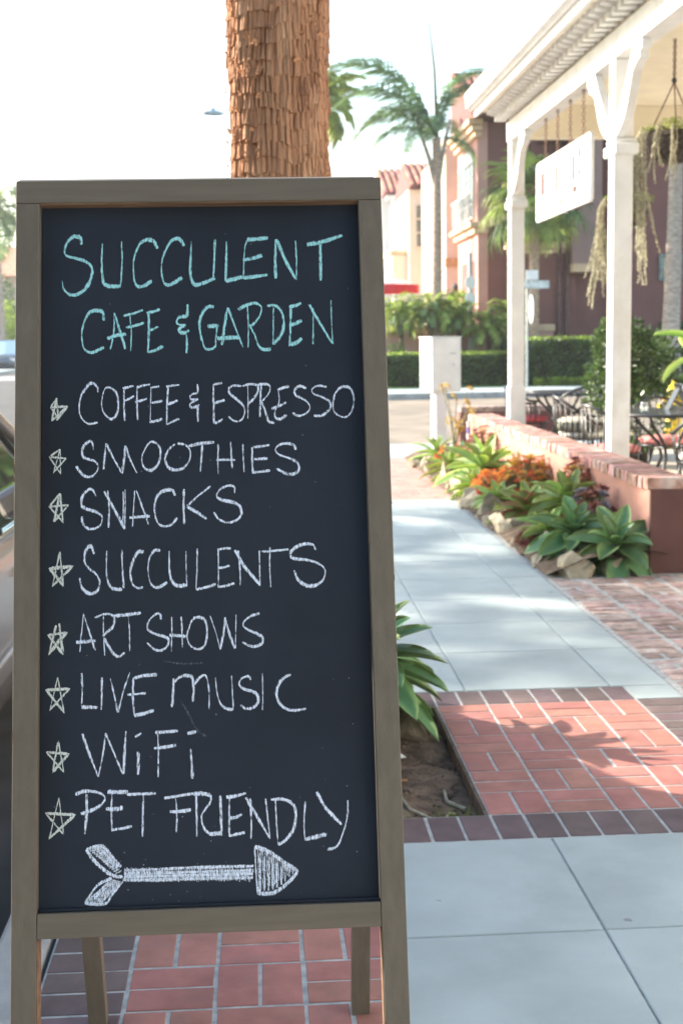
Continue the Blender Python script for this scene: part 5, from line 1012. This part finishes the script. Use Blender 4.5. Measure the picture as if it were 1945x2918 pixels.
bush('shrub', 'bright green shrub left of the small palms', (4.2, 42.0, 2.2), (1.0, .5, .6), 2600, .1, M['leafl'], 40, 'shrub', 'bright shrubs over the low pink wall')
bush('shrub', 'bright green shrub between palm trunk and building corner', (6.1, 41.9, 2.3), (.75, .4, .65), 2600, .1, M['leafl'], 41, 'shrub', 'bright shrubs over the low pink wall')
bush('shrub', 'small round green bush at the foot of the low pink wall', (4.15, 39.9, .95), (.32, .3, .42), 900, .07, M['leafd'], 42, 'shrub')

# ------------------------------------------------------------------ buildings of the far corner
t = thing('garden_wall', 'low pink wall with pale cap in front of the far buildings', 'wall', (6, 41.1, .03), 0)
g = MB(); g.box(2.2, 9.2, 41.05, 41.29, .03, 1.56); g.build('wall_body', M['pinkb'], t)
g = MB(); g.box(2.15, 9.25, 41.0, 41.34, 1.562, 1.78); g.build('wall_cap', M['creamb'], t, bevel=.03)

tile = MB(); n_ = 7
vs = [(.125*math.cos(PI*i/n_)*(1-.12*j), j*.42, .10*math.sin(PI*i/n_)) for j in (0, 1) for i in range(n_+1)]
vs += [(x*.84, y, z*.80-.001) for x, y, z in vs]; N_ = n_+1
fs2 = [(i, i+1, N_+i+1, N_+i) for i in range(n_)]+[(2*N_+i+1, 2*N_+i, 3*N_+i, 3*N_+i+1) for i in range(n_)]+[(i, 2*N_+i, 2*N_+i+1, i+1) for i in range(n_)]
tile.add(vs, fs2); tile_me = tile.mesh('roof_tile', M['tile'])
def tiled(t, o, ex, ey, cols, rows, pw, pl):
    """o: lower left corner (world), ex along the eave, ey up the slope"""
    ex = Vector(ex).normalized(); ey = Vector(ey).normalized(); ez = ex.cross(ey); b0 = base_of(t)
    rot = Matrix((ex, ey, ez)).transposed().to_4x4()
    for i in range(cols):
        for j in range(rows):
            p = Vector(o)+ex*(i+.5)*pw+ey*j*pl+ez*(.02*(1))-b0
            inst('roof_tile', tile_me, t, Matrix.Translation(p) @ rot @ Matrix.Rotation(.045+R.uniform(-.01, .01), 4, 'X') @ Matrix.Diagonal((pw/.27, pl/.38, 1, 1)))
def window(par, x0, x1, y, z0, z1, nx=2, nz_=2, facing='y', m=None, fw=.06):
    """window in a wall facing -Y (x0..x1) or -X (then x0..x1 run along Y and y is the wall's X)"""
    f3 = (lambda a, d, b: (a, y-d, b)) if facing == 'y' else (lambda a, d, b: (y-d, a, b))
    def bx(a0, a1, d0, d1, b0, b1):
        p, q = f3(a0, d0, b0), f3(a1, d1, b1); g = MB(); g.box(min(p[0], q[0]), max(p[0], q[0]), min(p[1], q[1]), max(p[1], q[1]), min(p[2], q[2]), max(p[2], q[2])); return g
    w_ = bx(x0, x1, .0, .02, z0, z1).build('window', M['dark'], par)
    g = bx(x0-fw, x0, 0, .07, z0-fw, z1+fw); g.box(*sum([[min(a, b), max(a, b)] for a, b in zip(f3(x1, 0, z0-fw), f3(x1+fw, .07, z1+fw))], [])); g.box(*sum([[min(a, b), max(a, b)] for a, b in zip(f3(x0, 0, z1), f3(x1, .069, z1+fw))], [])); g.box(*sum([[min(a, b), max(a, b)] for a, b in zip(f3(x0, 0, z0-fw), f3(x1, .09, z0))], []))
    g.build('frame', m or M['white'], w_)
    dx = (x1-x0)/nx; dz = (z1-z0)/nz_; e = .025
    for i in range(nx):
        for j in range(nz_): bx(x0+i*dx+e, x0+(i+1)*dx-e, .02, .03, z0+j*dz+e, z0+(j+1)*dz-e).build('pane', M['winglass'] if m is None or True else m, w_)
    g = MB()
    for i in range(1, nx): g.box(*sum([[min(a, b), max(a, b)] for a, b in zip(f3(x0+i*dx-e, .02, z0), f3(x0+i*dx+e, .05, z1))], []))
    for j in range(1, nz_): g.box(*sum([[min(a, b), max(a, b)] for a, b in zip(f3(x0, .02, z0+j*dz-e), f3(x1, .048, z0+j*dz+e))], []))
    if g.v: g.build('glazing_bars', m or M['white'], w_)
    return w_
def part(t, name, m, *bx, **k): g = MB(); g.box(*bx); return g.build(name, m, t, **k)

b1 = thing('building', 'two storey pink and mauve stucco building, shade on its front coloured brown, with clay tiled roof on the far corner', 'building', (7, 42, 0))
# the corner tower: lit street face pink (-X), shade on the front painted brown (-Y)
part(b1, 'tower_wall', M['pinkb'], 7.0, 8.6, 42.4, 46.2, 0, 8.1)
part(b1, 'corner_pier', M['pinkb'], 6.98, 7.3, 42.0, 42.42, 0, 8.1)
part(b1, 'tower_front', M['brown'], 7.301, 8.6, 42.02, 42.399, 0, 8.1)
part(b1, 'door_recess_shade', M['brown'], 6.985, 6.999, 42.5, 45.4, 0, 3.85)  # flat brown sheet, the shade of the recess is in its colour
part(b1, 'door', M['dark'], 6.975, 6.984, 43.9, 45.0, 0, 2.9)
part(b1, 'ledge', M['creamb'], 6.70, 7.32, 41.8, 46.4, 4.86, 5.02, bevel=.03); part(b1, 'ledge_moulding', M['creamb'], 6.84, 7.31, 41.9, 46.3, 4.66, 4.858, bevel=.03)
part(b1, 'upper_band', M['peach'], 7.31, 8.6, 41.95, 42.019, 4.9, 5.5)
g = MB(); 
for k, (o_, z_) in enumerate(((.05, 7.62), (.16, 7.80), (.28, 7.98))): g.box(7.0-o_-.08, 7.0+.1, 41.9-o_, 46.3, z_, z_+.165)
g.build('cornice', M['creamb'], b1, bevel=.02)
window(b1, 42.75, 45.6, 6.998, 5.25, 6.95, 4, 4, 'x')
g = MB()
for i in range(9): g.add([(6.99, 42.75+2.85*(i/8), 6.96), (6.99, 42.75+2.85*((i+1)/8) if i < 8 else 45.6, 6.96), (6.99, 44.175-1.42*math.cos(PI*min(i+1, 8)/8), 6.96+.5*math.sin(PI*min(i+1, 8)/8)), (6.99, 44.175-1.42*math.cos(PI*i/8), 6.96+.5*math.sin(PI*i/8))], [(0, 1, 2, 3)])
g.build('arched_light', M['white'], b1)
for k in range(14): part(b1, 'baluster', M['white'], 6.74, 6.77, 42.3+k*.27, 42.33+k*.27, 5.02, 5.9)
part(b1, 'balcony_rail', M['white'], 6.73, 6.78, 42.1, 46.0, 5.9, 5.95)
# roof of the tower, sloping down towards the viewer
rf = MB(); rf.prism([(41.3, 8.16), (45.8, 10.16), (46.4, 10.0), (46.4, 8.16)], lambda a, b, d: (d, a, b), 6.80, 9.0); roof = rf.build('roof', M['brown'], b1)
tiled(roof, (6.76, 41.25, 8.17), (1, 0, 0), (0, 4.5, 2.0), 8, 13, .275, .375)
rk = MB(); [rk.tube([(6.80, 41.3+4.5*k/12-.03, 8.24+2*k/12), (6.80, 41.3+4.5*(k+1)/12, 8.22+2*(k+1)/12)], [.13, .11], 8) for k in range(12)]; rk.build('rake_tiles', M['tile'], b1)
g = MB(); g.prism([(8.1, 8.0), (8.7, 8.0), (10.2, 7.0), (10.2, 6.8), (8.1, 6.8)], lambda a, b, d: (a, d, b), 41.9, 46); side_roof = g.build('side_roof', M['brown'], b1)
tiled(side_roof, (10.3, 41.8, 6.95), (0, 1, 0), (-1.9, 0, 1.25), 14, 5, .28, .38)
# main block, set forward, shade painted brown on the walls facing the viewer
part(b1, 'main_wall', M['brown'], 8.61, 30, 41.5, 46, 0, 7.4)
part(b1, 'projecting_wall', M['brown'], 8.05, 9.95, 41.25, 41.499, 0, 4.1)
part(b1, 'projecting_wall_end', M['peach'], 7.90, 8.049, 41.24, 42.0, 0, 4.1)  # sunlit side painted lighter than the wall beside it
part(b1, 'belt_course', M['creamb'], 7.72, 9.98, 41.15, 41.499, 4.11, 4.33, bevel=.02); part(b1, 'belt_moulding', M['creamb'], 7.82, 9.96, 41.20, 41.499, 3.98, 4.109, bevel=.02)
part(b1, 'bay', M['mauve'], 9.75, 10.62, 40.75, 41.49, 3.62, 7.4); part(b1, 'bay_sill', M['creamb'], 9.73, 10.64, 40.72, 41.49, 3.36, 3.618, bevel=.02)
for x in (9.35, 9.6, 11.2): part(b1, 'downspout', mat('dark mauve trim', (.14, .08, .08), .9), x, x+.12, 41.14, 41.245 if x < 9.9 else 41.49, 0, 7.4)
window(b1, 12.72, 13.32, 41.498, 3.15, 3.85, 2, 2, 'y', mat('teal grey frame', (.22, .30, .30), .6))
g = MB(); g.prism([(40.9, 7.35), (46, 9.4), (46, 7.35)], lambda a, b, d: (d, a, b), 8.72, 30); rf2 = g.build('main_roof', M['brown'], b1)
tiled(rf2, (8.75, 40.85, 7.36), (1, 0, 0), (0, 5.1, 2.05), 18, 14, .28, .38)
g = MB(); [g.tube([(14+i*.28, 40.9, 7.45), (14+i*.28, 46, 9.5)], .12, 6) for i in range(57)]; g.build('far_roof_tiles', M['tile'], b1, kind='stuff')
t = thing('wall_lantern', 'small black lantern on the drainpipe corner of the pink building', 'wall lantern', (6.9, 46.3, 3.0))
g = MB(); g.box(6.82, 6.98, 46.2, 46.36, 2.85, 3.15); g.build('lantern_box', M['iron'], t); g = MB(); g.lathe([(.12, 0), (.02, .14)], (6.9, 46.28, 3.151), 8); g.build('lantern_cap', M['iron'], t)

b2 = thing('building', 'narrow peach stucco building between the pink and cream ones', 'building', (6.9, 48, 0))
part(b2, 'front_wall', mat('light peach stucco', (.72, .57, .47), .95, .04, 1.2), 6.75, 12, 47.2, 47.6, 0, 8.1); part(b2, 'side_wall', mat('light peach stucco', (.72, .57, .47), .95, .04, 1.2), 6.70, 6.749, 47.2, 54, 0, 8.0); part(b2, 'rear_block', M['peach'], 6.75, 12, 47.601, 54, 0, 8.0)
part(b2, 'belt_course', mat('ochre band', (.55, .32, .16), .9), 6.66, 12, 47.1, 47.199, 3.9, 4.2); part(b2, 'parapet', M['creamb'], 6.6, 12, 47.1, 47.7, 8.11, 8.3, bevel=.03)
for y in (49.0, 51.6): window(b2, y, y+1.2, 6.699, 5.0, 6.8, 2, 3, 'x')

b3 = thing('building', 'cream stucco townhouse with a tiled roof and balcony', 'building', (6.5, 56, 0))
cr = mat('warm white stucco', (.74, .66, .54), .9, .03, 1.2)
part(b3, 'front_wall', cr, 6.45, 12, 56, 64, 0, 7.55); part(b3, 'side_wall', cr, 6.40, 6.449, 56, 64, 0, 7.55)
part(b3, 'balcony', cr, 5.75, 6.399, 56.6, 60, 3.4, 4.9); part(b3, 'balcony_cap', M['creamb'], 5.65, 6.44, 56.5, 60.1, 4.91, 5.1, bevel=.03)
part(b3, 'corner_pier', M['creamb'], 7.3, 7.6, 55.8, 55.999, 0, 8.7)
window(b3, 6.72, 7.0, 55.999, 5.2, 6.9, 1, 3, 'y', cr)
for y in (57.2, 60.5): window(b3, y, y+1.1, 6.399, 5.3, 6.9, 2, 3, 'x')
g = MB(); g.prism([(55.6, 7.6), (59, 8.95), (62, 7.6)], lambda a, b, d: (d, a, b), 6.42, 12); r3_ = g.build('roof', M['brown'], b3)
tiled(r3_, (6.40, 55.55, 7.62), (1, 0, 0), (0, 3.4, 1.33), 6, 8, .29, .42)
for x, y in ((5.8, 56.7), (5.8, 59.8)): part(b3, 'porch_column', M['whiteb'], x, x+.25, y, y+.25, 0, 3.39)

b4 = thing('building', 'white stucco townhouse tower with a red tiled roof beside the sign', 'building', (6, 66, 0))
part(b4, 'front_wall', M['whiteb'], 6.75, 8.5, 66.0, 74, 0, 8.3); part(b4, 'side_wall', M['whiteb'], 5.7, 6.749, 66.6, 74, 0, 8.3)
for z in (2.6, 5.5): part(b4, 'string_course', M['whiteb'], 5.55, 8.6, 65.9, 74, z, z+.2, bevel=.03)
window(b4, 68, 69.2, 5.699, 3.4, 4.9, 2, 2, 'x'); window(b4, 5.95, 6.5, 66.599, 3.2, 4.8, 1, 2, 'y')
g = MB(); g.prism([(65.6, 8.35), (69.6, 9.95), (74, 8.35)], lambda a, b, d: (d, a, b), 6.3, 8.8); r4_ = g.build('roof', M['brown'], b4)
tiled(r4_, (6.25, 65.5, 8.37), (1, 0, 0), (0, 4.0, 1.58), 8, 10, .32, .43)
part(b4, 'eave', M['whiteb'], 6.4, 8.7, 65.7, 66.0, 8.1, 8.34)

t = thing('parasol', 'red canvas parasol with a pale top edge just right of the sign', 'parasol', (4.3, 46, .8))
g = MB(); n_ = 8; vs = [(4.3, 46, 3.62)]+[(4.3+1.35*math.cos(i*PI/4+.2), 46+1.35*math.sin(i*PI/4+.2), 3.22) for i in range(8)]; g.add(vs, [(0, i+1, (i+1) % 8+1) for i in range(8)])
g.build('canopy_top', mat('pale pink canvas', (.78, .55, .50), .9), t)  # top panels paler than the red valance
g = MB(); vs = [(4.3+1.36*math.cos(i*PI/4+.2), 46+1.36*math.sin(i*PI/4+.2), z) for z in (3.225, 2.96) for i in range(8)]; g.add(vs, [(i, (i+1) % 8, 8+(i+1) % 8, 8+i) for i in range(8)]); g.build('valance', M['red'], t)
g = MB(); g.tube([(4.3, 46, .8), (4.3, 46, 3.6)], .04, 8); g.build('pole', M['white'], t)
t = thing('white_fence', 'white baluster fence under the red parasol', 'fence', (4.6, 44.5, .8))
for k in range(9): part(t, 'baluster', M['white'], 3.9+k*.38, 4.05+k*.38, 44.4, 44.55, .8, 2.75)
part(t, 'top_rail', M['white'], 3.8, 7.1, 44.38, 44.57, 2.76, 2.86)

# ------------------------------------------------------------------ across the main street, far left
palm('palm with bushy crown seen left of the sign across the street', -15.7, 82, 0, 9.2, .36, .26, [feather('left_frond', M['frondl'], 2.0, d, .45, 50, i, .8, .03) for i, d in enumerate((1.2, 1.9))]+[QF[1]], 34, seed=12, sc_=(1.1, 1.6))
t = thing('building', 'low brown roofed house behind the left palm', 'building', (-20, 98, 0))
part(t, 'wall', M['peach'], -30, -15.5, 98, 112, 0, 6.2)
g = MB(); g.prism([(97.4, 6.2), (105, 8.8), (112.5, 6.2)], lambda a, b, d: (d, a, b), -30.5, -15.2); g.build('roof', M['tile'], t)
for x in (-17.5, -20.1, -23): window(t, x, x+1.4, 97.999, 2.6, 4.4, 2, 2, 'y')
for i, (x, y, z, r_, m_) in enumerate(((-15.2, 84, 2.0, 2.0, 'leafl'), (-18.6, 86, 2.8, 2.6, 'leafd'), (-13.2, 83, 1.2, 1.2, 'leafl'), (-17.0, 90, 3.2, 2.6, 'leafd'), (-12.6, 92, 2.8, 2.4, 'leafd'))):
    bush('shrub', ['rounded sunlit shrub left of the sign above the distant car', 'tall dark shrub at the far left edge', 'low bright shrub by the left palm base', 'dark shrub behind the low bright one', 'dark green shrub farthest up the street'][i], (x, y, z), (r_, r_, r_), 2600, .22, M[m_], 60+i, 'shrub', 'shrubs across the street on the left')
for i, (x, y) in enumerate(((-4, 130), (-9, 150), (2, 150), (-14, 120), (-20, 135))):
    bush('distant_tree', ['round distant tree closing the main street', 'wide distant tree left of the street end', 'distant tree right of the street end', 'distant tree behind the brown roofed house', 'farthest left distant tree'][i], (x, y, 5), (5, 4, 4.5), 2600, .7, M['leafd'], 80+i, 'tree', 'distant trees closing the street')

# ------------------------------------------------------------------ cars
def car(label, loc, rz, paint, h=1.44, group=None):
    t = thing('parked_car', label, 'car', loc, rz, group)
    def B(g, n, m, par=None, sm=False, bev=0): return g.build(n, m, par or t, smooth=sm, world=False, bevel=bev)
    st = [(-2.28, .70, .34, .80, .84), (-2.2, .78, .28, .92, .95), (-1.75, .84, .22, .94, 1.0), (-1.3, .87, .19, .93, .99), (-.4, .88, .18, .91, .95), (.5, .88, .18, .90, .94), (1.0, .87, .19, .90, .97), (1.5, .86, .20, .86, .93), (2.0, .82, .24, .76, .84), (2.22, .72, .32, .64, .72), (2.30, .58, .38, .55, .60)]
    vs = []; fs = []; prof = None
    for y, hw, zb, zs, zt_ in st:
        p = [(0, zb), (hw*.88, zb), (hw*.97, zb+.07), (hw, zb+(zs-zb)*.45), (hw*1.005, zb+(zs-zb)*.62), (hw*.985, zs-.05), (hw*.93, zs), (hw*.80, zt_-.012), (hw*.4, zt_+.01), (0, zt_+.02)]
        ring = p+[(-x, z) for x, z in p[-2:0:-1]]; vs += [(x, y, z) for x, z in ring]; n_ = len(ring)
    for i in range(len(st)-1):
        for j in range(n_): fs.append((i*n_+j, i*n_+(j+1) % n_, (i+1)*n_+(j+1) % n_, (i+1)*n_+j))
    fs += [tuple(range(n_))[::-1], tuple((len(st)-1)*n_+j for j in range(n_))]
    g = MB(); g.add(vs, fs); body = B(g, 'body', paint, sm=True); sd_ = body.modifiers.new('s', 'SUBSURF'); sd_.levels = 1; sd_.render_levels = 2
    zr = h-.03; bz = .925
    # roof panel
    rp = [(-1.8, .63, zr-.06), (-.6, .67, zr), (-.1, .67, zr+.012), (.12, .65, zr-.03)]
    g = MB(); vs = []
    for y, hw, z in rp: vs += [(-hw, y, z-.02), (-hw*.6, y, z+.02), (0, y, z+.03), (hw*.6, y, z+.02), (hw, y, z-.02)]
    g.add(vs, [(i*5+j, i*5+j+1, i*5+j+6, i*5+j+5) for i in range(3) for j in range(4)]); B(g, 'roof', paint, sm=True)
    for s in (-1, 1):
        A0 = Vector((s*.84, 1.08, bz)); A1 = Vector((s*.67, .13, zr-.045)); C1 = Vector((s*.64, -1.78, zr-.08)); C0 = Vector((s*.80, -2.14, bz+.03)); B0 = Vector((s*.83, -.28, bz)); B1 = Vector((s*.68, -.36, zr-.02))
        g = MB(); g.tube([A0, (A0+A1)/2+Vector((s*.01, .02, .03)), A1, (A1+C1)/2+Vector((0, 0, .03)), C1, (C1+C0)/2+Vector((0, 0, .03)), C0], .032, 8); B(g, 'window_pillar', paint, sm=True)
        g = MB(); g.tube([A0+Vector((0, -.08, 0)), A1+Vector((s*.015, -.04, -.03))], .014, 6); B(g, 'window_seal', M['rubber'])
        g = MB(); g.tube([B0, B1], .035, 6); B(g, 'centre_pillar', M['rubber'])
        g = MB(); g.tube([A0+Vector((s*.035, 0, -.005)), B0+Vector((s*.015, 0, -.005)), C0+Vector((s*.03, 0, -.02))], .010, 6); B(g, 'belt_trim', M['chrome'])
        g = MB(); k = [A0+Vector((0, -.06, 0)), B0+Vector((0, .04, 0)), B1+Vector((0, .04, 0)), A1]; g.add(k, [(0, 1, 2, 3)]); B(g, 'front_side_window', M['carglass'])
        g = MB(); k = [B0+Vector((0, -.04, 0)), C0+Vector((0, .1, 0)), C1, B1+Vector((0, -.04, 0))]; g.add(k, [(0, 1, 2, 3)]); B(g, 'rear_side_window', M['carglass'])
        g = MB(); g.box(s*.87, s*.90, -1.2, 1.0, .42, .50); B(g, 'side_moulding', paint, bev=.01)
        g = MB(); g.box(min(s*.86, s*1.02), max(s*.86, s*1.02), .72, .84, .93, 1.06); B(g, 'mirror', paint, bev=.03)
        for y in (.05, -1.05): g = MB(); g.box(min(s*.875, s*.90), max(s*.875, s*.90), y-.18, y, .74, .77); B(g, 'door_handle', M['chrome'], bev=.006)
        for y in (1.38, -1.42):
            g = MB(); g.lathe([(.30, -.09), (.33, -.07), (.335, .0), (.33, .07), (.30, .09), (.2, .09)], (0, 0, 0), 28); ty = B(g, 'wheel', M['rubber'], sm=True); ty.matrix_local = TRS((s*.80, y, .325), (0, PI/2, 0))
            g = MB(); g.lathe([(.20, -.085), (.20, .07), (.12, .085*1), (.05, .095), (.01, .096)], (0, 0, 0), 20)
            ri = g.build('rim', M['chrome'], ty, world=False); ri.scale = (1, 1, 1 if s > 0 else -1)
            g = MB(); g.prism([(.37*math.cos(a), max(-.12, .37*math.sin(a))) for a in [i*PI/10 for i in range(20)]], lambda a, b, d: (d, y+a, .33+b), *(sorted((s*.862, s*.884)))); B(g, 'wheel_arch', M['rubber'])
        g = MB(); g.box(min(s*.45, s*.74), max(s*.45, s*.74), 2.08, 2.235, .58, .72); B(g, 'headlight', M['white'], bev=.02)
        g = MB(); g.box(min(s*.48, s*.76), max(s*.48, s*.76), -2.29, -2.15, .70, .86); B(g, 'tail_light', M['red'], bev=.02)
    g = MB(); g.add([(-.78, 1.12, .955), (.78, 1.12, .955), (.65, .15, zr-.03), (0, .17, zr), (-.65, .15, zr-.03), (0, 1.24, .96)], [(0, 5, 3, 4), (5, 1, 2, 3)]); B(g, 'windscreen', M['carglass'])
    g = MB(); g.add([(-.76, -2.17, .97), (.76, -2.17, .97), (.62, -1.80, zr-.07), (-.62, -1.80, zr-.07)], [(0, 1, 2, 3)]); B(g, 'rear_window', M['carglass'])
    g = MB(); g.box(-.72, .72, .78, 1.05, .90, .985); B(g, 'dashboard', M['interior'], bev=.03)
    for x in (-.38, .38):
        g = MB(); g.box(x-.25, x+.25, -.45, .1, .80, .94); g.box(x-.24, x+.24, -.62, -.47, .85, 1.22); g.box(x-.12, x+.12, -.62, -.52, 1.24, 1.36); B(g, 'seat', M['interior'], bev=.03)
    g = MB(); g.tube([(-.38+.18*math.cos(a), .62+.08*math.sin(a), 1.0+.16*math.sin(a)) for a in [i*PI/8 for i in range(16)]], .014, 6, closed=True); B(g, 'steering_wheel', M['interior'])
    g = MB(); g.box(-.4, .4, 2.24, 2.315, .40, .52); B(g, 'grille', M['rubber'])
    g = MB(); g.box(-.15, .15, -2.315, -2.285, .56, .68); B(g, 'number_plate', M['white'])
    return t
M['carglass'] = glass('tinted car glass', (.45, .62, .58), .35)
car('taupe silver estate car parked at the kerb left of the sandwich board', (-1.86, 5.35, -.15), 0, M['paint'], 1.55)
car('dark blue grey car approaching far up the street left of the sign', (-14.3, 77, -.15), PI, M['paintb'], 1.75)

# unseen trees added behind the camera to block sky light from the near sides
for i, (x, y, z, r_) in enumerate(((-5.5, -5.0, 5.6, 3.3), (.8, -6.0, 6.2, 3.5), (6.8, -7.0, 6.0, 3.4), (-2.0, -11.5, 6.5, 3.8), (4.5, -13.0, 6.8, 3.8))):
    bush('sky_block_tree', ['unseen tree added behind the viewer nearest the kerb', 'unseen tree added directly behind the viewer', 'unseen tree added behind the viewer beside the cafe', 'farther unseen tree added behind the viewer on the left', 'farther unseen tree added behind the viewer on the right'][i], (x, y, z), (r_, r_, r_*.85), 6500, .5, M['leafd'], 90+i, 'tree', 'unseen trees added behind the viewer to block sky light')
hz = MB(); hz.box(-40, 45, -20, 170, -1.2, 14.5)
hm = bpy.data.materials.new('haze'); hm.use_nodes = True; hn = hm.node_tree.nodes; hn.remove(hn['Principled BSDF'])
pv = hn.new('ShaderNodeVolumePrincipled'); pv.inputs['Color'].default_value = (.95, .97, 1, 1); pv.inputs['Density'].default_value = .0006; pv.inputs['Anisotropy'].default_value = .3
hm.node_tree.links.new(pv.outputs[0], hn['Material Output'].inputs['Volume'])
hz.build('haze', hm, kind='stuff')
